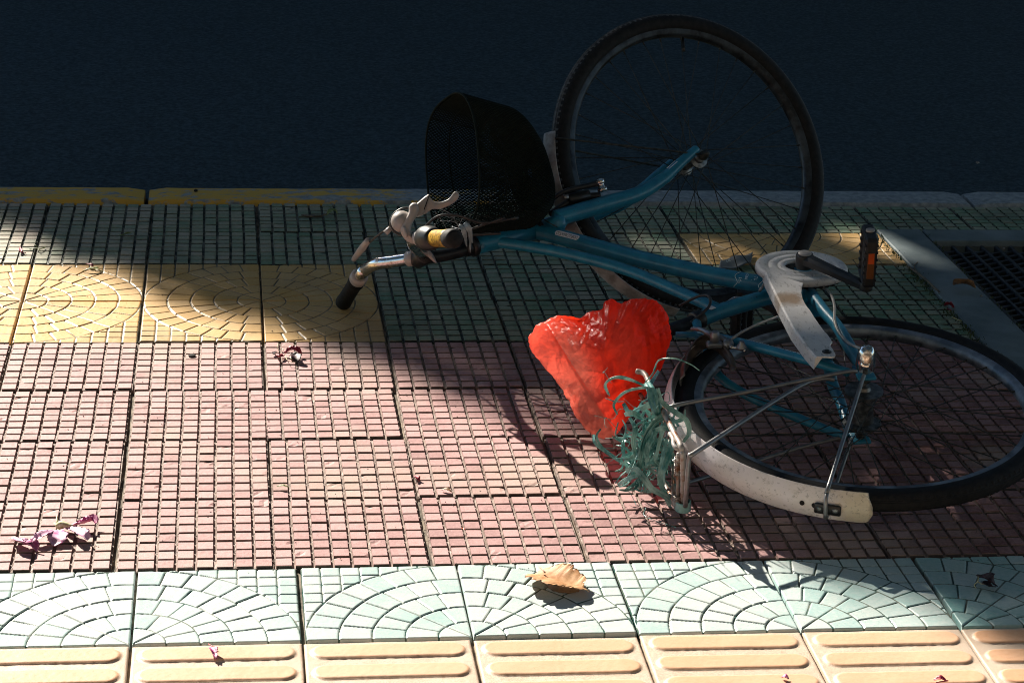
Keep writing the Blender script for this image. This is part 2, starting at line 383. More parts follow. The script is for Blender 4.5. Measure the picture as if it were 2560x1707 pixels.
def fan_tile(x0, x1, y0, y1, corner, tint=None, seg=(2, 4, 6, 7, 9), N=170, depth=.0022):
    if x0 > 1.9: N = 84
    L = x1-x0; u = np.linspace(0, 1, N); U, W = np.meshgrid(u, u, indexing='ij')
    a = U if corner[0] == 0 else 1-U; b = W if corner[1] == 0 else 1-W
    r = np.hypot(a, b); th = np.arctan2(b, a); k = np.minimum((r*5).astype(int), 5)
    hw = .0017/L
    wob = vnoise(N, N, 9)*.006
    d = np.abs(r+wob-np.round((r+wob)*5)/5); d = np.where(np.round(r*5) > 5, 9, d); d = np.where(np.round(r*5) < 1, 9, d)
    cell = np.zeros_like(r)
    for i, s in enumerate(seg):
        mk = k == i; t = th/(math.pi/2)*s; q = np.abs(t-np.round(t))/s*(math.pi/2)*r
        q = np.where((np.round(t) < .5) | (np.round(t) > s-.5), 9, q)
        d = np.where(mk, np.minimum(d, q), d); cell = np.where(mk, i*17+np.floor(t)*3+1, cell)
    ou = r > 1
    gx = np.abs(a-np.round(a*8)/8); gy = np.abs(b-np.round(b*8)/8)
    d = np.where(ou, np.minimum(np.minimum(gx, gy), np.abs(r-1)), d); cell = np.where(ou, np.floor(a*8)*9+np.floor(b*8)+200, cell)
    t = np.clip((d-hw*.5)/(hw*.9), 0, 1); t = t*t*(3-2*t)
    n1 = vnoise(N, N, 6); n2 = vnoise(N, N, 40); hrand = rng.normal(0, .00022, 400)
    Z = t*(n1*.0007+n2*.00018+hrand[cell.astype(int) % 400])+(1-t)*(-depth+np.clip(vnoise(N, N, 4)*.004, -.0004, .0018))
    ed = np.minimum(np.minimum(U, 1-U), np.minimum(W, 1-W)); Z = Z-np.clip(.004-ed, 0, .004)/.004*.0014
    rb = rng.random(400)
    return finish(U, W, Z, t, rb[cell.astype(int) % 400], x0, x1, y0, y1, 1., tint)
def tactile_tile(x0, x1, y0, y1, N=120):
    u = np.linspace(0, 1, N); U, W = np.meshgrid(u, u, indexing='ij'); L = x1-x0
    d = np.full_like(U, 9.)
    for k in range(4):
        cy = .125+.25*k+.0; hx = .425; hh = .075
        dx = np.maximum(np.abs(U-.5)-hx+.05, 0); d = np.minimum(d, np.hypot(dx, W-cy))
    t = np.clip((.094-d)/.024, 0, 1); t = t*t*(3-2*t)
    Z = -.0022+t*.0034+vnoise(N, N, 7)*.0008+vnoise(N, N, 45)*.00025*(1+0*t)
    ed = np.minimum(np.minimum(U, 1-U), np.minimum(W, 1-W)); Z = Z-np.clip(.006-ed, 0, .006)/.006*.0015
    return finish(U, W, Z, t, np.full_like(U, rng.random()), x0, x1, y0, y1, .8)
def pitted(x, y):          # the tree pit takes these tiles' place
    return x > 1.745 and ROWY[-3]-.01 < y < .65
P = .25; reds = []; greens = []; yel = []; blu = []; tac = []
for r in range(0, 4):
    for c in range(-4, 14):
        x0 = c*P; y0, y1 = ROWY[r], ROWY[r+1]; yc = (y0+y1)/2
        if c >= 7 and yc < .65: continue
        if r < 2 and c < 2:
            # pairs of tiles whose rings meet at columns -3, -1 and 1
            odd = (c % 2) != 0     # ring centre on the left edge when the column is odd
            yel.append(fan_tile(x0, x0+P, y0, y1, (0 if odd else 1, 1 if r == 0 else 0)))
        elif r == 2 and c in (5, 6): yel.append(fan_tile(x0, x0+P, y0, y1, (1 if c == 5 else 0, 1)))
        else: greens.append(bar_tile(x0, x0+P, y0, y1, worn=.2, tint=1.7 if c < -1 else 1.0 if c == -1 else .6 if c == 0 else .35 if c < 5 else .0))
for r in range(-4, 0):
    for c in range(-3, 14):
        x0 = c*P; y0, y1 = ROWY[r], ROWY[r+1]
        if c >= 7 and (y0+y1)/2 > ROWY[-3]: continue
        w_ = {-4: .8, -3: 1.2, -2: .3, -1: .4}[r]
        sh = rng.normal(0, .0015)
        reds.append(bar_tile(x0+sh, x0+P+sh, y0, y1, worn=w_, tint=(.82 if c < 2 else .70 if c == 2 else .48 if c == 3 else .38 if c == 4 else -.1)+(.06 if r == -4 else 0)))  # right columns are browner tiles, the far ones darkened further as painted shade
for c in range(-3, 14):
    x0 = c*P+.038; y0, y1 = ROWY[-5], ROWY[-4]
    cor = {-1: 1, 0: 0, 1: 1, 2: 0, 3: 1, 4: 0, 5: 0, 6: 1}.get(c, c % 2)
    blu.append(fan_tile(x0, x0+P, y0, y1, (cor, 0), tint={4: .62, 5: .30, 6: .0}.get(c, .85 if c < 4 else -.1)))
    for r in (-6, -7, -8): tac.append(tactile_tile(x0, x0+P, ROWY[r], ROWY[r+1], 120 if r == -6 and c < 9 else 50))
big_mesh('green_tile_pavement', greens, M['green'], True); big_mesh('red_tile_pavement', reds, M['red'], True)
big_mesh('yellow_tile_pavement', yel, M['yellow']); big_mesh('turquoise_tile_pavement', blu, M['blue'])
big_mesh('tactile_tile_pavement', tac, M['tactile'])
def plane(name, x0, x1, y0, y1, z, m):
    o = mesh(name, [(x0, y0, z), (x1, y0, z), (x1, y1, z), (x0, y1, z)], [(0, 1, 2, 3)], m, False); o['kind'] = 'structure'; return o
# bedding under the tiles, cut out round the tree pit
PX0, PX1, PY0, PY1 = 1.862, 3.4, -.80, .562          # inside of the granite frame
bed = MB(); z = -.0105
for (a, b, c, d) in ((-30, PX0, -25, .885), (PX1, 30, -25, .885), (PX0, PX1, -25, PY0), (PX0, PX1, PY1, .885)):
    bed.add([(a, c, z), (b, c, z), (b, d, z), (a, d, z)], [(0, 1, 2, 3)])
o = bed.obj('pavement_bed', 'sand', smooth=False); o['kind'] = 'structure'
# granite kerb stones with worn yellow paint
def kerb_mat():
    m, nt, b = new_mat('kerb_stone')
    base = ramp(nt, noi(nt, 60, 6, .6), [(.35, (.15, .18, .20)), (.65, (.32, .35, .36))])
    tc = nt.nodes.new('ShaderNodeTexCoord'); sx = nt.nodes.new('ShaderNodeSeparateXYZ'); nt.links.new(tc.outputs['Object'], sx.inputs[0])
    patch = ramp(nt, sx.outputs[0], [(0, (.0,)*3), (1, (0,)*3)])
    n = noi(nt, 15, 9, .75, stretch=(1, 2.2, 1), dist=.4)
    # paint survives best on the left stones
    f = mth(nt, 'ADD', n, mth(nt, 'MULTIPLY', mth(nt, 'COSINE', mth(nt, 'MULTIPLY', sx.outputs[0], 2.1)), .075))
    f = mth(nt, 'SUBTRACT', f, mth(nt, 'MULTIPLY', mth(nt, 'MAXIMUM', sx.outputs[0], 0.), .055))
    k = ramp(nt, f, [(.50, (0, 0, 0)), (.54, (1, 1, 1))])
    nt.links.new(mix(nt, k, base, (.58, .34, .045)), b.inputs['Base Color']); b.inputs['Roughness'].default_value = .7
    bump(nt, b, noi(nt, 300, 5, .6), .6, .001)
    return m
M['kerb'] = kerb_mat()
kb = MB()
for k in range(-6, 8):
    x0 = -.013+k*1.045; x1 = x0+1.034; yb, ya_ = .892, 1.018
    nx = 26; L = np.linspace(x0, x1, nx); v = []; f = []
    for i, x in enumerate(L):
        e = .006 if i in (0, nx-1) else 0
        j = lambda s=.0012: rng.normal(0, s)
        ring_ = [(yb+j(.0006), -.16), (yb+j(.0006), -.006-e), (yb+.006+j(.0006), .003-e+j(.0004)), (ya_-.02, .004-e+j(.0004)), (ya_-.004+j(), -.004-e+j(.0006)), (ya_+j(), -.02-e), (ya_+.004, -.16)]
        v += [(x, y, z) for y, z in ring_]
        if i: f += [((i-1)*7+q, i*7+q, i*7+q+1, (i-1)*7+q+1) for q in range(6)]
    f += [tuple(range(6, -1, -1)), tuple((nx-1)*7+q for q in range(7))]
    kb.add(v, f)
o = kb.obj('kerb', 'kerb', smooth=True, angle=35); o['kind'] = 'structure'
plane('kerb_footing', -30, 30, .88, 1.019, -.03, 'hole')
nX, nY = 120, 80
gx = np.linspace(-40, 40, nX); gy = 1.0+np.linspace(0, 1, nY)**2*60
Xg, Yg = np.meshgrid(gx, gy, indexing='ij')
rv = np.stack([Xg, Yg, np.full_like(Xg, -.125)+rng.normal(0, .0006, Xg.shape)], -1).reshape(-1, 3)
o = mesh('road', rv, grid_quads(nX, nY), 'asphalt', True); o['kind'] = 'structure'
# ------------------------------------------------------------------ tree pit: granite frame and iron grate
E3 = np.eye(3)
fr = MB()
fr.box((1.8035, -.08, -.012), E3, (.109, 1.478, .034), .08)
fr.box((2.66, .611, -.012), E3, (1.596, .092, .034), .08)
fr.box((3.455, -.08, -.012), E3, (.10, 1.28, .034), .08)
fr.box((2.6, -.862, -.012), E3, (1.48, .10, .034), .08)
o = fr.obj('granite_pit_frame', 'stone', smooth=False); o['kind'] = 'structure'
plane('pit_soil', PX0-.02, PX1+.02, PY0-.02, PY1+.02, -.05, 'pit')
root = empty('tree_grate', (2.6, -.1, 0))
tag(root, 'black cast iron lattice grate set inside the granite frame at the right', 'grate')
org = (2.6, -.1, 0)
g1 = MB(); x = PX0+.012
g1.box((PX0+.006, (PY0+PY1)/2, -.012), E3, (.010, PY1-PY0-.004, .02), .1)
k = 0
while x < PX1-.02:
    x += .036; k += 1
    g1.box((x, (PY0+PY1)/2, -.014), E3, (.0075, PY1-PY0-.006, .016), .12)
g1.obj('rib', 'iron', root, False, org)
g2 = MB(); x = PX0+.012; k = 0
while x < PX1-.06:
    y = PY0+.02+(k % 2)*.022
    while y < PY1-.02:
        d = unit(V3(1, .45, 0)); g2.box((x+.018, y, -.0155), [d, (-d[1], d[0], 0), (0, 0, 1)], (.036, .0085, .012), .12); y += .031
    x += .036; k += 1
g2.obj('cross_tie', 'iron', root, False, org)
# ------------------------------------------------------------------ bicycle
RC = V3(1.288, -.83, .127); N = unit(V3(-.061, -.133, .989))          # rear hub, normal of the frame plane (drive side up)
BB = V3((1.2920, -0.3550, 0.1911)); EX = unit((BB-RC)-((BB-RC) @ N)*N)           # towards the bottom bracket
FC = V3(1.172, .181, .298); NF = unit(V3(.292, -.822, .489)); SD = unit(V3(.915, .39, .109)); RK = unit(np.cross(NF, SD))
if RK[2] < 0: RK = -RK
HT = V3(.6923, -.0760, .1917)                                          # top of the head tube
base = V3(1.0, -.35, 0); ORG = base
bike = empty('bicycle', base)
tag(bike, 'teal city bicycle with black basket and white fenders lying on its side on the tiles', 'bicycle')

M['guard'] = grimy('scuffed_guard_plastic', (.56, .545, .53), (.66, .64, .62), (.26, .16, .08), tuple(V3((1.2158, -0.5464, 0.2289))-base), .045, .55)
M['fender'] = grimy('yellowing_fender_plastic', (.78, .72, .73), (.74, .68, .64), (.62, .55, .40), tuple(V3((1.2057, -1.1657, 0.0768))-base), .07, .5)
def wheel(name, C, n, e1, ph, tyre_mats, hubr, spoke_m, rim_m, tread_side=None):
    w_ = empty(name, C-base); w_.parent = bike
    o_ = C
    tp = []
    for t in np.linspace(0, 2*np.pi, 22, endpoint=False):
        k = 1.0
        tp.append((.3108+.0192*math.cos(t), .0192*math.sin(t)))
    mb = MB(); mb.add(*ring(C, n, e1, tp, seg=220))
    # shallow tread grooves: two raised ribs and shoulder blocks
    mb.add(*ring(C, n, e1, [(.3265, -.0095), (.3290, -.0085), (.3304, -.0045), (.3308, 0), (.3304, .0045), (.3290, .0085), (.3265, .0095)], seg=220), 1)
    for h in (-.0055, .0055): mb.add(*ring(C, n, e1, [(.3285, h-.0011), (.3312, h-.0007), (.3312, h+.0007), (.3285, h+.0011)], seg=220), 1)
    for s in (-1, 1):
        for q in range(150):
            a = q/150*2*np.pi; d = math.cos(a)*e1+math.sin(a)*np.cross(n, e1); tng = np.cross(n, d)
            mb.box(C+d*.3262+n*s*.0108, [tng, unit(n+d*-.9*s), unit(d+n*s*.9)], (.0052, .006, .0022), .2, 1)
    t_ = mb.obj('tyre', [tyre_mats, 'rubber_dusty' if C is FC else 'rubber'], w_, True, o_)
    rp = [(.300, -.0125), (.301, -.0108), (.296, -.0100), (.294, -.004), (.294, .004), (.296, .0100), (.301, .0108), (.300, .0125), (.286, .0118), (.2825, .0085), (.280, .003), (.280, -.003), (.2825, -.0085), (.286, -.0118)]
    MB().add(*ring(C, n, e1, rp, seg=220)).obj('rim', rim_m, w_, True, o_, angle=50)
    e2 = np.cross(n, e1)
    MB().lathe(C-n*.055, n, [(.0045, 0), (.0045, .012), (.010, .014), (.012, .02), (.0215 if hubr < .03 else .034, .0215), (.0215 if hubr < .03 else .034, .0245), (hubr*.62, .028), (hubr*.55, .055), (hubr*.62, .082), (.0215 if hubr < .03 else .034, .0855), (.0215 if hubr < .03 else .034, .0885), (.012, .090), (.010, .096), (.0045, .098), (.0045, .110)], 30).obj('hub', 'steel', w_, True, o_, angle=40)
    fl = .0195 if hubr < .03 else .031
    for q in range(36):
        s = 1 if q % 2 else -1; pair = q//2; dirn = 1 if pair % 2 else -1
        ar = q/36*2*np.pi+ph; ah = ar+dirn*math.radians(58 if hubr < .03 else 66)
        pr = C+.2845*(math.cos(ar)*e1+math.sin(ar)*e2)+n*s*.003; ph_ = C+fl*(math.cos(ah)*e1+math.sin(ah)*e2)+n*s*(.0315+.001*dirn)
        mb = MB(); mb.tube([ph_-n*s*.002, ph_, pr], .00105, 6)
        dd = unit(ph_-pr); mb.tube([pr-dd*.002, pr+dd*.012], .0019, 6)
        mb.obj('spoke', spoke_m, w_, True, o_)
    return w_
E1F = unit(np.cross(NF, V3(0, 0, 1)))
wr = wheel('rear_wheel', RC, N, EX, .06, 'rubber', .034, 'spoke_dark', 'rim')
wf = wheel('front_wheel', FC, NF, SD, .10, 'rubber', .019, 'spoke_dark', 'rim_dark')
# tyre valve of the front wheel
vd = unit(V3((1.1643, 0.3359, 0.5630))-FC)
MB().lathe(FC+vd*.2835, -vd, [(.0035, 0), (.0035, .022), (.0042, .023), (.0042, .034), (.002, .035)], 10).obj('valve', 'blackp', wf, True, FC)

def part(name, mb, m, parent=None, **k): return mb.obj(name, m, parent or bike, **k)
def T(name, pts, r, m, n=8, seg=18, parent=None, flat=1.):
    return part(name, MB().tube(smooth_path(pts, n), r, seg, flat=flat), m, parent)
# --- frame tubes
frame = T('down_tube', [(0.7796, -0.0179, 0.2049), (0.8291, -0.0417, 0.2047), (0.9379, -0.1340, 0.1990), (1.0237, -0.2047, 0.1948), (1.1602, -0.2985, 0.1906), (1.2918, -0.3703, 0.1891)], [.0155, .0165, .0165, .017, .0175, .0175], 'teal', seg=24)
T('top_tube', [(0.7040, -0.0671, 0.1936), (0.7405, -0.0762, 0.1946), (0.8477, -0.1363, 0.1931), (0.9586, -0.2261, 0.1879), (1.0340, -0.3185, 0.1801), (1.1089, -0.4229, 0.1707)], [.0115, .0115, .0115, .0115, .0115, .012], 'teal', seg=22)
T('seat_tube', [(1.0540, -0.4705, 0.1609), (1.1170, -0.4333, 0.1698), (1.2003, -0.3941, 0.1802), (1.2958, -0.3535, 0.1916)], .0155, 'teal', seg=22)
T('head_tube', [HT-SD*.012, HT, HT+SD*.13], [.0185, .0185, .0185], 'teal', n=2, seg=26)
part('headset_cup', MB().lathe(HT-SD*.026, SD, [(.017, 0), (.0215, .002), (.0215, .012), (.019, .014)], 28), 'blackp')
mb = MB(); mb.lathe(HT+SD*.128, SD, [(.019, 0), (.0225, .002), (.0225, .010), (.018, .014)], 28)
part('headset_cup', mb, 'blackp')
part('bottom_bracket_shell', MB().lathe(BB-N*.036, N, [(.0205, 0), (.0215, .001), (.0215, .071), (.0205, .072)], 28), 'teal')
mb = MB().lathe(V3((1.0616, -0.4661, 0.1620))-unit(V3((1.0540, -0.4705, 0.1609))-V3((1.1170, -0.4333, 0.1698)))*.012, unit(V3((1.0540, -0.4705, 0.1609))-V3((1.1170, -0.4333, 0.1698))), [(.0172, 0), (.0185, .001), (.0185, .02), (.0172, .021)], 24)
part('seat_clamp', mb, 'blackp')
part('seat_post', MB().tube([(1.0580, -0.4674, 0.1616), (0.9688, -0.5181, 0.1493)], .0125, 18), 'iron')
# chain stays and seat stays
T('chain_stay', [(1.2869, -0.4377, 0.2080), (1.2863, -0.5424, 0.2060), (1.2894, -0.6224, 0.2055), (1.2854, -0.7230, 0.2019), (1.2826, -0.8081, 0.1943)], [.011, .0115, .011, .012, .008], 'teal')
T('chain_stay', [(1.3119, -0.3547, 0.1641), (1.3042, -0.5099, 0.1205), (1.2903, -0.6259, 0.0939), (1.2895, -0.6924, 0.0809), (1.2786, -0.7943, 0.0665)], [.011, .0115, .011, .010, .008], 'teal')
T('seat_stay', [(1.0531, -0.5051, 0.1704), (1.0485, -0.5743, 0.1749), (1.1018, -0.6564, 0.1854), (1.1962, -0.7625, 0.1911), (1.2585, -0.8258, 0.1904)], [.0085, .0085, .0088, .0085, .0075], 'teal')
T('seat_stay', [(1.0599, -0.4800, 0.1458), (1.0716, -0.5958, 0.1098), (1.1184, -0.6528, 0.0848), (1.1968, -0.7370, 0.0712), (1.2694, -0.8147, 0.0632)], [.0085, .0085, .0088, .0085, .0075], 'teal')
T('seat_stay_bridge', [(0.9989, -0.5770, 0.1735), (1.0367, -0.5838, 0.1749)], .0055, 'teal', n=2)
for s in (1, -1):
    d_ = RC+N*.064*s
    part('dropout', MB().box(d_+EX*.008, [EX, np.cross(N, EX), N], (.05, .032, .005), .2), 'teal')
# fork
cr = HT+SD*.152
part('steerer', MB().tube([HT+SD*.12, cr+SD*.01], .0165, 20), 'teal')
part('fork_crown', MB().box(cr+SD*.012, [NF, SD, RK], (.108, .030, .034), .3), 'teal')
T('fork_blade', [(0.8495, -0.0346, 0.2344), (0.8716, -0.0246, 0.2381), (0.9592, 0.0144, 0.2514), (1.0335, 0.0482, 0.2638), (1.0915, 0.0824, 0.2867), (1.1301, 0.1109, 0.3116), (1.1732, 0.1420, 0.3380)], [.0175, .018, .018, .016, .0135, .0115, .0095], 'teal', seg=22)
b2 = [V3(p)-NF*.104 for p in ((0.8495, -0.0346, 0.2344), (0.8716, -0.0246, 0.2381), (0.9592, 0.0144, 0.2514), (1.0335, 0.0482, 0.2638), (1.0915, 0.0824, 0.2867), (1.1301, 0.1109, 0.3116), (1.1732, 0.1420, 0.3380))]
T('fork_blade', b2, [.0175, .018, .018, .016, .0135, .0115, .0095], 'teal', seg=22)
# white warning sticker on the near blade
bp = [V3((1.1112, 0.0963, 0.2983)), V3((1.1373, 0.1151, 0.3143))]
q = np.array([(x, y) for y in (-.0045, .0045) for x in (0, .008, .016, .022)])
v = wrap(bp[0]-(bp[1]-bp[0])*.1, bp[1]-bp[0], V3(-.3, -.1, .9), .0122, q*V3(1.25, 1, 1)[:2], .0012)
part('sticker', MB().add(v, [(0, 1, 5, 4), (1, 2, 6, 5), (2, 3, 7, 6)]), 'stickerw')
# axle nuts
for C_, n_ in ((RC, N), (FC, NF)):
    for s in (1, -1):
        part('axle_nut', MB().lathe(C_+n_*s*.052, n_*s, [(.0105, 0), (.0105, .004), (.008, .005), (.008, .013), (.0045, .014), (.0045, .022), (.002, .023)], 6 if False else 18), 'spoke_dark')
# bell-crank cover of the gear hub
gc = V3((1.2871, -0.8249, 0.2136))
mb = MB(); mb.lathe(gc-N*.030, N, [(.016, 0), (.0175, .003), (.0165, .012), (.0178, .02), (.0165, .034), (.0145, .046), (.0105, .055), (.004, .058)], 26)
mb.lathe(gc-N*.008, V3(-.3, -.8, .2), [(.009, 0), (.009, .016), (.007, .018)], 14)
part('gear_hub_cover', mb, 'chrome')
# --- rear fender
def ang(p, C, n, e1):
    d = np.asarray(p)-C; e2 = np.cross(n, e1); return math.atan2(d @ e2, d @ e1)
def fender_prof(r, w_=.028, h=.012, th=.0016):
    out = [(r-h*abs(math.sin(t))**1.6*1.0, w_*math.sin(t)) for t in np.linspace(-1.5, 1.5, 13)]
    return out+[(a-th, b*.97) for a, b in out[::-1]]
a_end = ang(V3((1.2158, -1.1631, 0.0778)), RC, N, EX); a_top = ang(V3((1.0355, -0.5586, 0.1479)), RC, N, EX)
v, f = ring(RC, N, EX, fender_prof(.349, .029), a_top, a_end, seg=110)
# ragged, chewed end
v = np.array(v).reshape(110, -1, 3); e2 = np.cross(N, EX); tg = math.cos(a_end+1.5708)*EX+math.sin(a_end+1.5708)*e2
for j in range(v.shape[1]):
    off = (v[-1, j]-RC) @ N; sl = np.clip((off+.03)/.06, 0, 1)
    v[-1, j] += tg*np.sign(a_end-a_top)*(-.010*abs(2*sl-.9)**2+rng.normal(0, .0015)); v[-2, j] += tg*rng.normal(0, .0005)
rf = part('rear_fender', MB().add(v.reshape(-1, 3), f), 'fender')
fz = lambda a, h: RC+N*h+(.3495-.012*abs(math.sin(h/.0292*1.5))**1.6)*(math.cos(a)*EX+math.sin(a)*e2)
def fdir(a): return math.cos(a)*EX+math.sin(a)*e2
for p in ((1.1038, -1.1337, 0.0748), (1.1213, -1.1453, 0.0743)):
    a = ang(V3(p), RC, N, EX); part('fender_hole', MB().lathe(fz(a, 0)-fdir(a)*.0006, fdir(a), [(.0042, 0), (.0042, .0012), (.002, .0014)], 14), 'hole', rf)
a = ang(V3((1.1398, -1.1610, 0.0733)), RC, N, EX); tga = np.cross(N, fdir(a))
part('stay_bracket', MB().box(fz(a, -.002)+fdir(a)*.002, [tga, N, fdir(a)], (.044, .020, .005), .45), 'blackp', rf)
for s in (-1, 1): part('bracket_screw', MB().lathe(fz(a, -.002)+tga*.013*s+fdir(a)*.003, fdir(a), [(.0052, 0), (.0052, .002), (.003, .003)], 12), 'steel', rf)
# curled broken front of the rear fender
cv = [(0.9747, -0.7452, 0.1413), (0.9838, -0.7036, 0.1505), (1.0078, -0.6428, 0.1632), (1.0344, -0.6119, 0.1730), (1.0610, -0.6150, 0.1783), (1.0763, -0.6502, 0.1765), (1.0832, -0.6945, 0.1700), (1.0816, -0.7263, 0.1626)]
cp = smooth_path(cv, 6)
vv, ff = ribbon(cp, [.030, .034, .036, .036, .034, .030, .022], unit(V3(0, 0, 1)), .002)
t_, n_, b_ = frames(cp, N); 
mb = MB(); K = 9; vs = []
ww = np.interp(np.linspace(0, 1, len(cp)), [0, .3, .7, 1], [.027, .028, .027, .014])
cen = V3((1.0309, -0.7361, 0.1541))
for i, p in enumerate(cp):
    outw = unit(p-cen-((p-cen) @ t_[i])*t_[i]); nn = unit(N-(N @ outw)*outw)
    for k2 in range(K):
        x = (k2/(K-1)-.5)*2; vs.append(p+nn*ww[i]*.5*x*1.1+outw*(-.010*x*x))
    for k2 in range(K-1, -1, -1):
        x = (k2/(K-1)-.5)*2; vs.append(p+nn*ww[i]*.5*x*1.06+outw*(-.010*x*x-.002))
ff = []
W2 = 2*K
for i in range(len(cp)-1):
    for j in range(W2): k2 = (j+1) % W2; ff.append((i*W2+j, i*W2+k2, (i+1)*W2+k2, (i+1)*W2+j))
ff += [tuple(range(W2-1, -1, -1)), tuple((len(cp)-1)*W2+j for j in range(W2))]
M['brownfender'] = mat('stained_fender_plastic', (.075, .062, .055), (.17, .13, .11), .35, scale=40, lo=.45, hi=.65, bmp=.2)
fl_ = part('fender_flap', MB().add(vs, ff), 'brownfender', rf); fl_['label'] = 'brown stained broken front end of the rear fender curling inwards'
# fender stays and rack legs
sp1 = [(1.2663, -0.8455, 0.1994), (1.2390, -0.8510, 0.2000), (1.0922, -0.8793, 0.1811), (0.9448, -0.8918, 0.1582), (0.9320, -0.8830, 0.1485), (0.9301, -0.8739, 0.1344)]
T('fender_stay', sp1, .0037, 'stay', n=4, seg=10)
T('fender_stay', [(1.2765, -0.8552, 0.1957), (1.1500, -1.1310, 0.1124), (1.1447, -1.1421, 0.1065), (1.1382, -1.1594, 0.0957), (1.1413, -1.1563, 0.0619)], .0037, 'stay', n=4, seg=10)
T('rack_leg', [(1.2251, -0.8523, 0.1868), (1.2083, -0.8533, 0.1897), (1.1708, -0.8676, 0.1865), (1.1033, -0.9218, 0.1750), (0.9834, -1.0299, 0.1531), (0.9334, -1.0738, 0.1431), (0.9285, -1.0688, 0.1334), (0.9315, -1.0534, 0.0699), (0.9356, -1.0343, 0.0323)], .0042, 'stay', n=6, seg=10)
T('fender_stay', [(1.2759, -0.8057, 0.0628), (1.1754, -0.8309, 0.0492), (1.0134, -0.8986, 0.0301), (0.9235, -0.9655, 0.0357)], .0037, 'stay', n=4, seg=10)
T('fender_stay', [(1.2808, -0.8110, 0.0624), (1.2064, -0.9923, 0.0597), (1.1444, -1.1506, 0.0609)], .0034, 'stay', n=4, seg=10)
# --- rear rack
rack = T('rack_rail', [(0.8886, -0.7837, 0.1793), (0.9005, -0.7949, 0.1786), (0.9037, -0.8301, 0.1740), (0.9137, -0.9885, 0.1534), (0.9179, -1.0408, 0.1466), (0.9205, -1.0490, 0.1376), (0.9231, -1.0491, 0.1205), (0.9386, -1.0050, 0.0192)], .0048, 'rust', n=7, seg=12)
T('rack_rail', [(0.9152, -0.6955, 0.1019), (0.9262, -0.7685, 0.0927), (0.9374, -0.8618, 0.0809), (0.9369, -0.9063, 0.0749), (0.9238, -1.0003, 0.0190)], .0040, 'rust', n=6, seg=10)
T('rack_rail', [(0.9321, -1.0055, 0.0147), (0.9050, -0.8176, 0.0383), (0.8882, -0.7311, 0.0489)], .0045, 'rust', n=5, seg=10)
T('rack_crossbar', [(0.9051, -0.8575, 0.1684), (0.9144, -0.7825, 0.0901), (0.9017, -0.7906, 0.0438)], .0034, 'rust', n=4, seg=8)
T('rack_crossbar', [(0.9118, -0.9463, 0.1569), (0.9213, -0.8746, 0.0782), (0.9134, -0.8787, 0.0326)], .0034, 'rust', n=4, seg=8)
T('rack_hook', [(0.9088, -0.9963, 0.1480), (0.9112, -1.0154, 0.1456), (0.9088, -1.0322, 0.1431), (0.9128, -1.0432, 0.1399), (0.9217, -1.0398, 0.1368)], .0036, 'grey', n=5, seg=8)
ax0, ax1 = V3((0.9199, -1.0233, 0.1238)), V3((0.9289, -1.0045, 0.0207)); axd = unit(ax1-ax0); ea = unit(np.cross(axd, N)); eb = np.cross(axd, ea)
T('spring_rod', [ax0, ax1], .0030, 'rust', n=2, seg=8)
for s0, s1, turns in ((.008, .046, 13), (.085, .112, 9)):
    hp = [ax0+axd*(s0+(s1-s0)*t/(turns*10))+.0062*(math.cos(t/10*2*np.pi)*ea+math.sin(t/10*2*np.pi)*eb) for t in range(turns*10+1)]
    part('rack_spring', MB().tube(hp, .0011, 6), 'rust')
# --- drive side: guard, crank, pedal
GN = unit(V3(-.030, -.035, 1)); GC = V3((1.2845, -0.3654, 0.2373))
def gk(*p): return [V3(x) for x in p]
disc = MB()
dp = [(.0325, -.003), (.0325, .0022), (.0435, .0028), (.0450, .0010), (.0485, .0010), (.0500, .0030), (.0620, .0034), (.0635, .0014), (.0670, .0014), (.0685, .0036), (.0820, .0040), (.0865, .0028), (.0892, -.0005), (.0894, -.0095), (.088, -.0095), (.087, -.002), (.034, -.005)]
disc.add(*ring(GC, GN, V3(1, 0, 0), dp, seg=96))
gd = part('chain_guard', disc, 'guard'); gd['label'] = 'scuffed grey white chain guard disc with a snapped off straight arm'
outl = [(1.2083, -0.3841, 0.2380), (1.2044, -0.4230, 0.2365), (1.2009, -0.4850, 0.2342), (1.1976, -0.5453, 0.2320), (1.1943, -0.6040, 0.2299), (1.1901, -0.6914, 0.2267), (1.1924, -0.7820, 0.2236), (1.1964, -0.8313, 0.2220), (1.2060, -0.8301, 0.2223), (1.2151, -0.8309, 0.2226), (1.2207, -0.8334, 0.2226), (1.2280, -0.8320, 0.2229), (1.2314, -0.8222, 0.2234), (1.2330, -0.7979, 0.2243), (1.2326, -0.7814, 0.2248), (1.2355, -0.7734, 0.2252), (1.2412, -0.7635, 0.2257), (1.2412, -0.7299, 0.2269), (1.2393, -0.7063, 0.2277), (1.2389, -0.6761, 0.2287), (1.2389, -0.6411, 0.2299), (1.2397, -0.6056, 0.2312), (1.2385, -0.5807, 0.2320), (1.2406, -0.5489, 0.2332), (1.2460, -0.5170, 0.2345), (1.2536, -0.4894, 0.2357), (1.2619, -0.4663, 0.2367), (1.2410, -0.4406, 0.2370), (1.2329, -0.3960, 0.2383), (1.2269, -0.3708, 0.2390)]
O_ = np.array(outl); cO = O_.mean(0); n0 = len(O_)
ins = []
for i in range(n0):
    a_, b_ = O_[i-1], O_[(i+1) % n0]; tt = unit(b_-a_); inw = np.cross(GN, tt)
    if i < 8: inw = inw if ((cO-O_[i]) @ inw) > 0 else -inw
    ins.append(O_[i]-GN*(.0045 if i < 8 else .0022))
outer = []
for i in range(n0):
    a_, b_ = O_[i-1], O_[(i+1) % n0]; tt = unit(b_-a_); ow = np.cross(tt, GN)
    nxt = O_[(i+1) % n0]
    outer.append(ow)
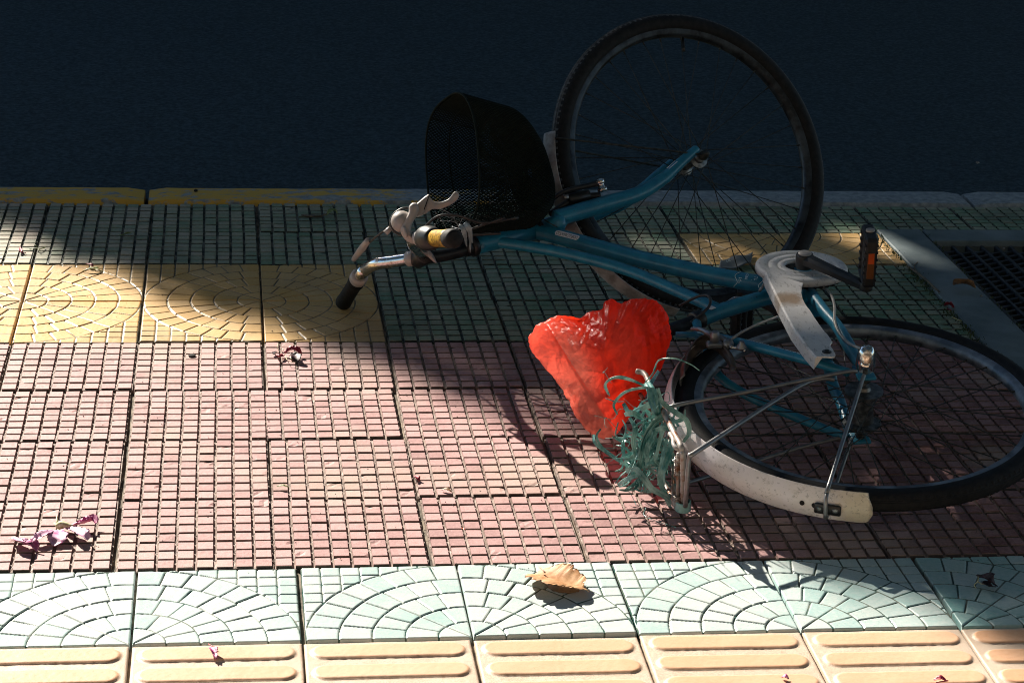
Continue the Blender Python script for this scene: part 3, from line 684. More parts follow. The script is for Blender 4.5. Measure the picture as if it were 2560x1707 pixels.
area = sum(np.cross(O_[i]-cO, O_[(i+1) % n0]-cO) @ GN for i in range(n0)); sg = 1 if area > 0 else -1
lip = np.array([O_[i]+sg*outer[i]*(.0030 if i < 8 else .0008)-GN*(.0030 if i < 8 else .0008) for i in range(n0)])
low = np.array([O_[i]+sg*outer[i]*(.0042 if i < 8 else .0008)-GN*(.024 if i < 8 else .0028) for i in range(n0)])
vs = np.vstack([O_+GN*.0002, lip, low, O_-GN*.0028]); ff = [tuple(range(n0)) if sg > 0 else tuple(range(n0-1, -1, -1))]
for k2 in range(3):
    for i in range(n0): j = (i+1) % n0; ff.append((k2*n0+i, k2*n0+j, (k2+1)*n0+j, (k2+1)*n0+i))
ff.append(tuple(3*n0+i for i in range(n0-1, -1, -1)))
ga = part('guard_arm', MB().add(vs, ff), 'guard', gd, smooth=True, angle=30)
part('guard_bolt', MB().lathe(V3((1.2188, -0.8132, 0.2242)), GN, [(.0085, 0), (.0085, .0012), (.004, .0016), (.004, .004), (.002, .0045)], 16), 'blackp', gd)
# chainring below the guard
mb = MB(); teeth = []
for i in range(38*4):
    r = .0825 if i % 4 in (1, 2) else .0775; teeth.append(r)
CR = BB+N*.036
e2_ = np.cross(N, EX); vs = []; nT = len(teeth)
for r_, h in ((None, .0015), (None, -.0015), (.060, -.0015), (.060, .0015)):
    for i in range(nT):
        a = i/nT*2*np.pi; r = r_ or teeth[i]; vs.append(CR+N*h+r*(math.cos(a)*EX+math.sin(a)*e2_))
ff = [(k2*nT+i, k2*nT+(i+1) % nT, ((k2+1) % 4)*nT+(i+1) % nT, ((k2+1) % 4)*nT+i) for k2 in range(4) for i in range(nT)]
mb.add(vs, ff)
for q in range(5):
    a = q/5*2*np.pi; d = math.cos(a)*EX+math.sin(a)*e2_; mb.box(CR+d*.042, [d, np.cross(N, d), N], (.05, .012, .003), .2)
part('chainring', mb, 'spoke_dark', smooth=False)
bo = V3((1.2811, -0.3939, 0.2641)); pe = V3((1.3655, -0.5311, 0.2528)); cd = unit(pe-bo); cs = np.cross(N, cd)
def arm(a, b, nn, name):
    d = unit(b-a); s_ = np.cross(nn, d); L_ = np.linalg.norm(b-a); vs = []; ff = []; secs = []
    for t in np.linspace(0, 1, 14):
        w_ = .0145*(1-t)+.0105*t; h = .0085*(1-t)+.0065*t; c = a+d*L_*t+nn*(.004*math.sin(t*3.14)*0)
        for (p, q2) in ((-1, -1), (-1, .35), (-.55, 1), (.55, 1), (1, .35), (1, -1)): vs.append(c+s_*w_*p*(.82+.18*abs(2*t-1))+nn*h*q2)
    for i in range(13):
        for j in range(6): k2 = (j+1) % 6; ff.append((i*6+j, i*6+k2, (i+1)*6+k2, (i+1)*6+j))
    ff += [tuple(range(5, -1, -1)), tuple(13*6+j for j in range(6))]
    m_ = MB().add(vs, ff)
    m_.lathe(a-nn*.020, nn, [(.016, 0), (.0172, .002), (.0172, .024), (.016, .028), (.0155, .0285)], 26)
    m_.lathe(b-nn*.008, nn, [(.0115, 0), (.0125, .001), (.0125, .0145), (.0115, .016)], 22)
    return m_
ck = part('crank_arm', arm(bo, pe, N, 'r'), 'blackp', smooth=True, angle=35)
part('crank_cap', MB().lathe(bo+N*.0085, N, [(.0128, 0), (.0132, .001), (.0125, .0022), (.002, .003)], 24), 'grey', ck)
lb = BB-N*.074; le = lb-cd*np.linalg.norm(pe-bo)
ckl = part('crank_arm', arm(lb, le, -N, 'l'), 'blackp', smooth=True, angle=35)
def pedal(p0, nn, u, refl='orange'):
    """spindle from p0 along nn; the body's long face runs along u"""
    u = unit(u-(u @ nn)*nn); w_ = np.cross(nn, u); pr = empty('pedal', p0-base); pr.parent = bike
    c = p0+nn*.058
    b_ = MB()
    for s in (-1, 1): b_.box(c+w_*s*.030, [u, w_, nn], (.022, .012, .094), .3)
    for s in (-1, 1): b_.box(c+nn*s*.044, [u, w_, nn], (.024, .068, .012), .3)
    b_.lathe(c-nn*.05, nn, [(.011, 0), (.011, .1)], 16); 
    for s in (-1, 1):
        for k2 in range(6): b_.box(c+w_*s*.030+u*.0112+nn*(k2-2.5)*.014, [u, w_, nn], (.003, .010, .004), .2)
        for k2 in range(6): b_.box(c+w_*s*.030-u*.0112+nn*(k2-2.5)*.014, [u, w_, nn], (.003, .010, .004), .2)
    b_.obj('pedal_body', 'blackp', pr, False, p0)
    MB().tube([p0-nn*.012, p0+nn*.014], .0065, 14).obj('spindle', 'steel', pr, True, p0)
    MB().lathe(p0+nn*.108, nn, [(.0075, 0), (.0085, .001), (.008, .0035), (.003, .004)], 18).obj('end_cap', 'grey', pr, True, p0)
    for s in (-1, 1):
        r_ = MB().box(c+w_*s*.0366-nn*.004, [u, nn, w_], (.013, .052, .0026), .25)
        rr_ = r_.obj('reflector', 'orangedark' if refl == 'orange' else 'blackp', pr, False, p0)
        st = MB()
        for k2 in range(10): st.box(c+w_*s*.0382+nn*(.002+k2*.0021), [u, nn, w_], (.0105, .0013, .0014), .1)
        o_ = st.obj('reflector_stripes', refl, pr, False, p0)
    return pr
view = unit(V3(-.15, -1, .3))
pu = np.cross(view-(view @ N)*N, N)
pedal(pe+N*.004, N, pu); pedal(le-N*.004, -N, unit(cd+.4*cs), 'blackp')
# --- saddle under the bag
sad = MB(); sc_ = V3((0.8780, -0.5721, 0.1364)); fwd = unit(V3((0.9082, -0.3794, 0.1642))-V3((0.8806, -0.5553, 0.1388))); upw = unit(np.cross(N, fwd)); upw = upw if upw[0] < 0 else -upw
vs = []; ff = []; R_, Q_ = 16, 16
for i in range(R_+1):
    t = i/R_; x = -.085+.17*t; wd_ = .62*np.interp(t, [0, .08, .3, .6, .85, 1], [.02, .075, .08, .04, .024, .008]); hh = .7*np.interp(t, [0, .1, .5, 1], [.012, .03, .026, .012])
    for j in range(Q_):
        a = j/Q_*2*np.pi; vs.append(sc_+fwd*x+N*wd_*math.cos(a)+upw*(hh*math.sin(a)))
for i in range(R_):
    for j in range(Q_): k2 = (j+1) % Q_; ff.append((i*Q_+j, i*Q_+k2, (i+1)*Q_+k2, (i+1)*Q_+j))
ff += [tuple(range(Q_-1, -1, -1)), tuple(R_*Q_+j for j in range(Q_))]
part('saddle', MB().add(vs, ff), 'grey')
# --- rear brake
rb = empty('rear_brake', V3((1.0693, -0.6244, 0.1715))-base); rb.parent = bike; ro_ = V3((1.0693, -0.6244, 0.1715))
T('brake_arm', [(1.0227, -0.5990, 0.1922), (1.0371, -0.6148, 0.1961), (1.0493, -0.6416, 0.1962), (1.0693, -0.6552, 0.1926), (1.0828, -0.6806, 0.1850)], [.0035, .0045, .006, .006, .004], 'stay', parent=None)
mb = MB(); pc = V3((1.0514, -0.6667, 0.2051))
mb.lathe(pc-N*.012, N, [(.008, 0), (.009, .002), (.009, .014), (.006, .018)], 18); mb.box(pc-N*.02, [EX, e2_, N], (.018, .030, .012), .3)
mb.box(V3((1.0769, -0.6664, 0.1865)), [EX, e2_, N], (.02, .02, .02), .3)
mb.lathe(V3((1.0973, -0.6876, 0.1849)), N, [(.009, 0), (.010, .004), (.006, .010), (.004, .016)], 14)
mb.obj('brake_caliper', 'stay', rb, True, ro_, angle=40)
MB().tube(smooth_path([(1.0777, -0.6783, 0.1850), (1.0953, -0.6857, 0.1851), (1.1025, -0.6967, 0.1840)], 4), .003, 8).obj('pinch_link', 'chrome', rb, True, ro_)
MB().box(V3((1.0751, -0.6320, 0.1809)), [EX, e2_, N], (.05, .012, .012), .3).obj('brake_pad', 'rubber', rb, True, ro_)
T('brake_cable', [(1.0721, -0.6726, 0.1905), (1.1051, -0.6377, 0.1972), (1.1464, -0.5981, 0.2000), (1.2086, -0.5446, 0.2009), (1.2638, -0.4909, 0.2014)], .0024, 'silvercable', seg=8)
T('gear_cable', [(1.3071, -0.4031, 0.2159), (1.3151, -0.4674, 0.2179), (1.3054, -0.5391, 0.2177), (1.2850, -0.6199, 0.2157), (1.2746, -0.6862, 0.2163), (1.2752, -0.7491, 0.2180), (1.2842, -0.8058, 0.2261)], .0028, 'silvercable', seg=8)
T('cable_loop', [(1.0402, -0.4008, 0.1694), (1.0710, -0.4103, 0.1903), (1.0867, -0.4222, 0.1977), (1.0903, -0.4418, 0.1973), (1.0814, -0.4738, 0.1925), (1.0609, -0.4881, 0.1792), (1.0449, -0.4962, 0.1690)], .0028, 'cable', seg=8)
part('frame_label', MB().box(V3((1.0913, -0.4501, 0.1826)), [unit(V3((1.1400, -0.4928, 0.1632))-V3((1.0758, -0.3925, 0.1728))), unit(np.cross(N, V3((1.1400, -0.4928, 0.1632))-V3((1.0758, -0.3925, 0.1728)))), N], (.014, .013, .0005), .1), 'stickerw')
# dark kickstand and small metal bits behind the down tube
T('kickstand', [(1.2607, -0.3436, 0.1604), (1.2250, -0.2960, 0.1444), (1.1877, -0.2889, 0.1329)], [.008, .008, .007], 'iron')
part('cable_guide', MB().tube(smooth_path([(1.1909, -0.4217, 0.2063), (1.2085, -0.3986, 0.2145), (1.2198, -0.4180, 0.2085), (1.2105, -0.4327, 0.1959)], 5), .003, 8), 'stay')
part('cable_guide', MB().tube(smooth_path([(1.1460, -0.3572, 0.1616), (1.1599, -0.3615, 0.1720), (1.1743, -0.3748, 0.1711), (1.1653, -0.3805, 0.1597)], 5), .0035, 8), 'stay')
# --- front fender, stays, brake
e2f = np.cross(NF, SD)
aa = [ang(V3(p), FC, NF, SD) for p in ((0.8672, 0.1160, 0.3708), (0.8760, 0.0762, 0.2986), (0.9228, 0.0231, 0.1814), (1.0024, -0.0010, 0.0934), (1.1193, 0.0058, 0.0349))]
aa = list(np.unwrap(aa))
v, f = ring(FC, NF, SD, fender_prof(.349, .027, .011), aa[0], aa[-1], seg=90)
ff_ = part('front_fender', MB().add(v, f), 'dirtywhite')
for s, r_ in ((1, .0030), (-1, .0030)):
    ea_ = aa[0]+(aa[1]-aa[0])*.18
    p_f = FC+.338*(math.cos(ea_)*SD+math.sin(ea_)*e2f)+NF*s*.028
    T('fender_stay', [FC+NF*s*.058, FC+NF*s*.05+(p_f-FC)*.2, p_f], .0022, 'spoke_dark', n=4, seg=8)
bc = cr+RK*.030+SD*.035
fb = empty('front_brake', bc-base); fb.parent = bike
b1 = MB(); b1.tube(smooth_path([(0.8342, -0.0004, 0.2561), (0.8708, 0.0085, 0.2799), (0.9174, 0.0233, 0.2872), (0.9536, 0.0330, 0.2922)], 6), [.004, .005, .006, .006], 10)
b1.tube(smooth_path([(0.8409, 0.0006, 0.2333), (0.8862, 0.0183, 0.2565), (0.9262, 0.0301, 0.2627), (0.9506, 0.0333, 0.2638)], 6), [.006, .007, .008, .008], 10)
b1.box(V3((0.9049, 0.0236, 0.2645)), [SD, NF, RK], (.055, .016, .022), .3)
b1.obj('brake_arm', 'blackp', fb, True, bc)
nutp = V3((0.9546, 0.0227, 0.2763))
MB().lathe(nutp, RK, [(.010, 0), (.011, .003), (.010, .008), (.007, .010), (.007, .016), (.010, .018), (.009, .026), (.003, .028)], 16).obj('brake_nut', 'chrome', fb, True, bc)
MB().box(V3((0.8751, 0.0093, 0.2684)), [SD, NF, RK], (.012, .006, .010), .3).obj('arm_clip', 'stay', fb, True, bc)
T('noodle', [(0.8475, 0.0027, 0.2534), (0.8281, -0.0080, 0.2470), (0.8176, -0.0127, 0.2250), (0.8089, -0.0018, 0.2076)], .0028, 'cable', seg=8)
T('thin_wire', [(0.7934, -0.0318, 0.2240), (0.8150, -0.0161, 0.2325), (0.8324, -0.0604, 0.2327), (0.8490, -0.0607, 0.2236)], .0011, 'spoke_dark', seg=6)
# --- stem and handlebar
bar_c = HT-SD*.137+RK*.004
part('stem', MB().tube(smooth_path([HT-SD*.02, HT-SD*.06-RK*.004, HT-SD*.11-RK*.002, bar_c], 5), [.0135, .0125, .0125, .0135], 18), 'blackp')
part('stem_clamp', MB().lathe(bar_c-NF*.022, NF, [(.0165, 0), (.0185, .002), (.0185, .042), (.0165, .044)], 24), 'blackp')
part('headset_nut', MB().lathe(HT-SD*.040, SD, [(.0155, 0), (.019, .002), (.019, .014), (.016, .016)], 8), 'blackp')
def hb(s):
    e1_ = bar_c+s*NF*.126-SD*.067+RK*.027; g0 = e1_+s*NF*.045-RK*.012; g1 = e1_+s*NF*.170-RK*.0425
    e = e1_-bar_c
    return [bar_c, bar_c+e*.22+SD*.005, bar_c+e*.50, bar_c+e*.80-SD*.001, bar_c+e*.5+(g0-bar_c)*.5+SD*.006, g0, g1]
hl, hr = hb(-1), hb(1)
handle = part('handlebar', MB().tube(smooth_path(hl[::-1]+hr[1:], 9), .0130, 22), 'chrome')
for s, pts, nm in ((-1, hl, 'l'), (1, hr, 'r')):
    g0, g1 = pts[5], pts[6]; gd_ = unit(g1-g0)
    gs = g0+gd_*(.022 if s < 0 else .0)
    if s < 0:
        mb = MB(); mb.lathe(gs, gd_, [(.0135, 0), (.0172, .002), (.0178, .012), (.0160, .016), (.0158, .055), (.0164, .09), (.0172, .108), (.0165, .113), (.012, .116)], 26)
        part('grip', mb, 'rubber')
        part('grip_ring', MB().lathe(gs-gd_*.022, gd_, [(.014, 0), (.0185, .003), (.0190, .017), (.0170, .021), (.014, .022)], 26), 'grey')
    else:
        gr = part('grip', MB().lathe(g0+gd_*.058, gd_, [(.012, 0), (.0165, .001), (.0168, .05), (.0178, .053), (.0178, .060), (.0165, .062)], 26), 'gold'); gr['label'] = 'worn gold twist grip with black ribbed ends'
        part('grip_end', MB().lathe(g0+gd_*.119, gd_, [(.0165, 0), (.0185, .002), (.0185, .022), (.0165, .027), (.010, .029)], 26), 'rubber')
        part('shifter_drum', MB().lathe(g0+gd_*.012, gd_, [(.018, 0), (.0235, .004), (.0245, .016), (.0235, .030), (.021, .040), (.0185, .047)], 30), 'blackp')
# brake levers
def lever(pts_, name_m, clampc, cdir):
    lv = empty('brake_lever', clampc-base); lv.parent = bike
    MB().lathe(clampc-cdir*.009, cdir, [(.0145, 0), (.016, .002), (.016, .016), (.0145, .018)], 22).obj('lever_clamp', 'grey', lv, True, clampc)
    return lv
g0, g1 = hr[5], hr[6]; gd_ = unit(g1-g0)
lc_ = g0-gd_*.004; lv = lever(None, None, lc_, gd_)
HVW = unit(V3(0.1827, -4.3283, 1.5076)-bar_c)
MB().add(*slab([(0.5408, -0.2169, 0.2919), (0.5374, -0.2115, 0.3080), (0.5493, -0.2091, 0.3189), (0.5620, -0.2068, 0.3297), (0.5704, -0.2065, 0.3332), (0.5670, -0.2111, 0.3177), (0.5611, -0.2168, 0.2982), (0.5501, -0.2179, 0.2914)], HVW, .020, .0009, .001)).obj('lever_bracket', 'grey', lv, True, lc_, angle=38)
MB().add(*slab([(0.5677, -0.2085, 0.3329), (0.5736, -0.2110, 0.3266), (0.5804, -0.2134, 0.3211), (0.5925, -0.2127, 0.3201), (0.6060, -0.2123, 0.3253), (0.6136, -0.2106, 0.3328), (0.6187, -0.2090, 0.3395), (0.6263, -0.2099, 0.3389), (0.6280, -0.2126, 0.3308), (0.6213, -0.2148, 0.3217), (0.6077, -0.2163, 0.3132), (0.5908, -0.2167, 0.3071), (0.5753, -0.2176, 0.3064), (0.5609, -0.2192, 0.2971), (0.5626, -0.2137, 0.3149)], HVW, .014, .0007, .0006)).obj('lever_blade', 'grey', lv, True, lc_)
MB().tube(smooth_path([(0.5683, -0.2206, 0.3346), (0.5650, -0.2234, 0.3248), (0.5591, -0.2271, 0.3082)], 4), .0010, 6).obj('lever_seam', 'hole', lv, True, lc_)
# curved grey housing of the shifter wrapping the bar
MB().add(*slab([(0.5286, -0.2341, 0.3172), (0.5354, -0.2326, 0.3238), (0.5455, -0.2340, 0.3225), (0.5480, -0.2382, 0.3097), (0.5421, -0.2418, 0.2967), (0.5353, -0.2446, 0.2860), (0.5328, -0.2477, 0.2755), (0.5353, -0.2517, 0.2635), (0.5437, -0.2563, 0.2516), (0.5345, -0.2565, 0.2481), (0.5210, -0.2529, 0.2558), (0.5126, -0.2478, 0.2693), (0.5135, -0.2443, 0.2806), (0.5202, -0.2411, 0.2928), (0.5278, -0.2379, 0.3051)], HVW, .028, .0016, .002)).obj('shifter_body', 'grey', lv, True, lc_)
L2 = [V3(p) for p in ((0.5316, -0.2496, 0.3191), (0.5366, -0.2515, 0.3144), (0.5349, -0.2547, 0.3040), (0.5249, -0.2579, 0.2908), (0.5182, -0.2612, 0.2786), (0.5198, -0.2654, 0.2658), (0.5316, -0.2694, 0.2565))]
MB().add(*slab([(0.5153, -0.2630, 0.2853), (0.5195, -0.2633, 0.2854), (0.5229, -0.2662, 0.2775), (0.5254, -0.2692, 0.2688), (0.5220, -0.2699, 0.2655), (0.5170, -0.2677, 0.2709)], HVW, .006, .001, .001)).obj('shift_button', 'grey', lv, True, lc_)
bell_c = V3((0.5130, -0.2364, 0.2888)); bn = unit(V3(-.7, -.35, .6))
bell = part('bell', MB().lathe(bell_c-bn*.008, bn, [(.020, 0), (.0215, .002), (.0215, .006), (.0200, .012), (.0160, .019), (.0095, .024), (.002, .026)], 30), 'grey')
part('bell_base', MB().lathe(bell_c-bn*.016, bn, [(.012, 0), (.018, .002), (.018, .009)], 24), 'blackp', bell)
part('bell_striker', MB().tube([bell_c-V3(.020, .01, .012), bell_c-V3(.030, .012, .022)], [.005, .006], 10), 'grey', bell)
# lower lever folded beside the bar
lv2c = hl[1]; lv2 = lever(None, None, lv2c, unit(hl[2]-hl[1]))
MB().add(*slab([(0.5525, -0.1382, 0.2115), (0.5647, -0.1392, 0.2119), (0.5785, -0.1437, 0.2015), (0.5881, -0.1482, 0.1901), (0.5941, -0.1526, 0.1778), (0.5907, -0.1529, 0.1761), (0.5803, -0.1494, 0.1841), (0.5681, -0.1452, 0.1937), (0.5569, -0.1425, 0.1992)], HVW, .014, .0009, .001)).obj('lever_blade', 'grey', lv2, True, lv2c)
# cables at the bar
T('brake_cable', [(0.5298, -0.2111, 0.3070), (0.5163, -0.2105, 0.3050), (0.5019, -0.2124, 0.2949), (0.4951, -0.2159, 0.2817), (0.4976, -0.2203, 0.2689), (0.5078, -0.2242, 0.2594), (0.5188, -0.2261, 0.2565)], .0026, 'cable', seg=8)
T('gear_cable', [(0.5203, -0.1980, 0.2791), (0.5056, -0.1697, 0.2644), (0.4934, -0.1056, 0.2306), (0.4753, -0.0798, 0.2071), (0.4661, -0.0628, 0.1917)], .0024, 'cable', seg=8)
gl_a, gl_b = V3((0.4626, -0.0614, 0.1950)), V3((0.4371, 0.0055, 0.1330))
T('cable_boot', [gl_a, gl_a*.6+gl_b*.4, gl_b], [.0065, .008, .0055], 'grey', n=4, seg=12)
for k2, pp in enumerate(([(0.5646, -0.1061, 0.1833), (0.6021, -0.1231, 0.2070), (0.6339, -0.1492, 0.2333), (0.6761, -0.1571, 0.2539), (0.7267, -0.1657, 0.2747)], [(0.5803, -0.1252, 0.1939), (0.6166, -0.1499, 0.2262), (0.6696, -0.1426, 0.2314), (0.7218, -0.1458, 0.2361)],
                         [(0.5474, -0.1447, 0.2226), (0.5888, -0.1543, 0.2708), (0.6308, -0.1661, 0.2790), (0.6836, -0.1652, 0.2636), (0.7552, -0.1488, 0.2698)], [(0.5387, -0.1427, 0.2265), (0.5820, -0.1502, 0.2153), (0.6232, -0.1715, 0.2265), (0.6577, -0.1678, 0.2481)])):
    T('cable', pp, .0027, 'cable', seg=8)
for k2 in range(16):
    c0 = V3((0.6173, -0.1496, 0.2605))+rng.normal(0, 1, 3)*V3(.028, .02, .018); d0 = unit(rng.normal(0, 1, 3)); d1 = unit(rng.normal(0, 1, 3))
    T('bundle_wire', [c0-d0*.025, c0+d1*.008, c0+d0*.03], .0008, 'stay' if k2 % 3 else 'spoke_dark', n=5, seg=5)
# grey plastic strips tied round the head tube
mb = MB()
for k2, (a_, b_) in enumerate((((0.6446, -0.1716, 0.2654), (0.6620, -0.1755, 0.2251)), ((0.6360, -0.1720, 0.2619), (0.6513, -0.1719, 0.2167)), ((0.6543, -0.1636, 0.2603), (0.6599, -0.1619, 0.2009)))):
    a_, b_ = V3(a_), V3(b_); md = (a_+b_)/2+V3(.0, -.012, .012)
    mb.add(*ribbon(smooth_path([a_, md, b_], 8), [.010-.002*k2, .012-.002*k2, .002], V3(-.2, -1, .4)))
M['strip'] = mat('grey_plastic_strip', (.16, .22, .24), (.30, .36, .38), .3, scale=60)
part('tie_strip', mb, 'strip')
# --- basket
def basket():
    bk = empty('basket', HT+RK*.15-base); bk.parent = bike; o_ = HT+RK*.15
    def pt(u, t):                     # u around 0..1, t depth 0 (rim) .. 1 (floor)
        sc = 1-.07*t-.24*max(0, (t-.70)/.30)**2; hw = .134*sc; hd = .140*sc*(1-.06*t); a = u*2*np.pi; e = 2.7
        ca, sa = math.cos(a), math.sin(a); k = (abs(ca)**e+abs(sa)**e)**(-1/e)
        cx = .170-.050*t; sag = -.008+.034*(math.sin(a))*(1-t)
        return HT+RK*(cx+hd*k*sa)+NF*(hw*k*ca)+SD*(-.004+sag+.166*t)
    nu, nv = 128, 36; v = []; f = []
    for j in range(nv+1):
        for i in range(nu): v.append(pt((i+.5*(j % 2))/nu, j/nv))
    for j in range(0, nv-1):
        # diamonds: vertex (i, j), its two neighbours on the next row and the one two rows on
        for i in range(nu):
            if j+2 > nv: continue
            if j % 2 == 0: a, b, c, d = j*nu+i, (j+1)*nu+i, (j+2)*nu+i, (j+1)*nu+(i-1) % nu
            else: a, b, c, d = j*nu+i, (j+1)*nu+(i+1) % nu, (j+2)*nu+i, (j+1)*nu+i
            f.append((a, b, c, d))
    # floor
    n0 = len(v); cen_ = HT+RK*(.120)+SD*.156; rings = 9
    for k in range(1, rings):
        for i in range(nu): v.append(pt((i+.5*((nv+k) % 2))/nu, 1)*(1-k/rings)+cen_*(k/rings))
    rows = [nv*nu]+[n0+(k-1)*nu for k in range(1, rings)]
    for k in range(len(rows)-2):
        for i in range(nu):
            if (nv+k) % 2 == 0: q = (rows[k]+i, rows[k+1]+i, rows[k+2]+i, rows[k+1]+(i-1) % nu)
            else: q = (rows[k]+i, rows[k+1]+(i+1) % nu, rows[k+2]+i, rows[k+1]+i)
            f.append(q)
    o = mesh('wire_mesh', v, f, 'basket', False, bk); shift(o, o_)
    md = o.modifiers.new('wires', 'WIREFRAME'); md.thickness = .0036; md.use_even_offset = False; md.use_replace = True
    rimp = np.array([pt(u, 0) for u in np.linspace(0, 1, 90)])
    MB().tube(np.vstack([rimp, rimp[1:3]]), .0022, 10, cap=False).obj('rim_wire', 'basket', bk, True, o_)
    for t in (.32, 1.0):
        rr = np.array([pt(u, t) for u in np.linspace(0, 1, 90)]); MB().tube(np.vstack([rr, rr[1:3]]), .0017 if t < 1 else .0028, 8, cap=False).obj('hoop_wire', 'basket', bk, True, o_)
    for u in (.15, .35, .62, .88):
        MB().tube([pt(u, t)+0*SD for t in np.linspace(0, 1, 12)], .0014, 8).obj('side_wire', 'basket', bk, True, o_)
    # carrier bracket between basket and head tube
    MB().box(HT+RK*.045+SD*.12, [SD, NF, RK], (.10, .05, .004), .2).obj('bracket_plate', 'basket', bk, True, o_)
    MB().tube([HT-SD*.05+RK*.012, HT+RK*.05+SD*.02], .005, 10).obj('bracket_arm', 'basket', bk, True, o_)
    return bk
basket()
# --- lettering on the tubes
def lay(name, body, size, p0, p1, face, r, along=True, flip=False, off=0., m='decalw', vo=0., xs=1.):
    v, f = text_mesh(body, size); c = (v.max(0)+v.min(0))/2; v = v-c; v[:, 0] *= xs
    if flip: v[:, :2] *= -1
    uv = v[:, :2].copy()
    if not along: uv = np.stack([v[:, 1], -v[:, 0]], 1)
    uv[:, 0] += off; uv[:, 1] += vo
    P = wrap((V3(p0)+V3(p1))/2, V3(p1)-V3(p0), face, r, uv)
    return part(name, MB().add(P, f), m, smooth=False)
VIEW = unit(V3(-.16, -.90, .40))
lay('lettering', 'www.momentum-biking.com', .0105, (1.1077, -0.6589, 0.1854), (1.2059, -0.7707, 0.1916), VIEW+V3(0, .55, .55), .0089, flip=True, xs=1.12)
lay('lettering', 'N3', .011, (0.7508, -0.0797, 0.1948), (0.7714, -0.0867, 0.1951), VIEW, .0117, along=False)
da, db = V3((1.1602, -0.2985, 0.1906)), V3((1.2255, -0.3345, 0.1898))
for body, off in (('EN', -.016), ('GINEERED', -.0045), ('BY', .0045), ('GIANT', .014)):
    lay('lettering', body, .0095 if len(body) < 6 else .0075, da, db, VIEW, .0176, along=False, off=off+.004, vo=.002)
for s, off in ((1, -.024), (-1, .026)):     # flourishes at both ends of the print
    xs_ = np.linspace(-.020, .020, 24); P_ = wrap((da+db)/2, db-da, VIEW, .0176, np.stack([.004+off+s*.0035*np.sin(xs_*260), xs_], 1))
    part('print_flourish', MB().tube(P_, .00055, 5), 'decalw')
# white sticker with black brush letters on the down tube
sa, sb = V3((0.8395, -0.0580, 0.2032)), V3((0.9016, -0.1083, 0.2002)); Ls = np.linalg.norm(sb-sa)
sf = VIEW+V3(0, .35, .5)
def rrect(L, Wd, r, n=5):
    o_ = []
    for cx, cy, a0 in ((L/2-r, Wd/2-r, 0), (-L/2+r, Wd/2-r, 1), (-L/2+r, -Wd/2+r, 2), (L/2-r, -Wd/2+r, 3)):
        o_ += [(cx+r*math.cos((a0+k/n)*math.pi/2), cy+r*math.sin((a0+k/n)*math.pi/2)) for k in range(n+1)]
    return np.array(o_)
mb = MB(); NX, NYs = 16, 5; L_, Wd_ = .056, .0135; vs = []
for i in range(NX+1):
    for j in range(NYs+1):
        x = (i/NX-.5)*L_; c_ = max(0, abs(x)-(L_/2-.004)); hy = Wd_/2-.004+math.sqrt(max(.004**2-c_**2, 0)); vs.append((x, (j/NYs-.5)*2*hy))
P_ = wrap((sa+sb)/2, sb-sa, sf, .0166, np.array(vs), .0007)
mb.add(P_, [(i*(NYs+1)+j, (i+1)*(NYs+1)+j, (i+1)*(NYs+1)+j+1, i*(NYs+1)+j+1) for i in range(NX) for j in range(NYs)])
stk = part('sticker', mb, 'stickerw'); stk['label'] = 'white oval ended sticker with black brush letters on the down tube'
v, f = text_mesh('GEZHABCLUBOU', .0105); v = v-(v.max(0)+v.min(0))/2; v[:, 0] *= .049/(v[:, 0].max()-v[:, 0].min()); v[:, :2] *= 1
P_ = wrap((sa+sb)/2, sb-sa, sf, .0166, np.stack([v[:, 0], v[:, 1]+.0012], 1), .0011)
part('lettering', MB().add(P_, f), 'stickerk', stk, smooth=False)
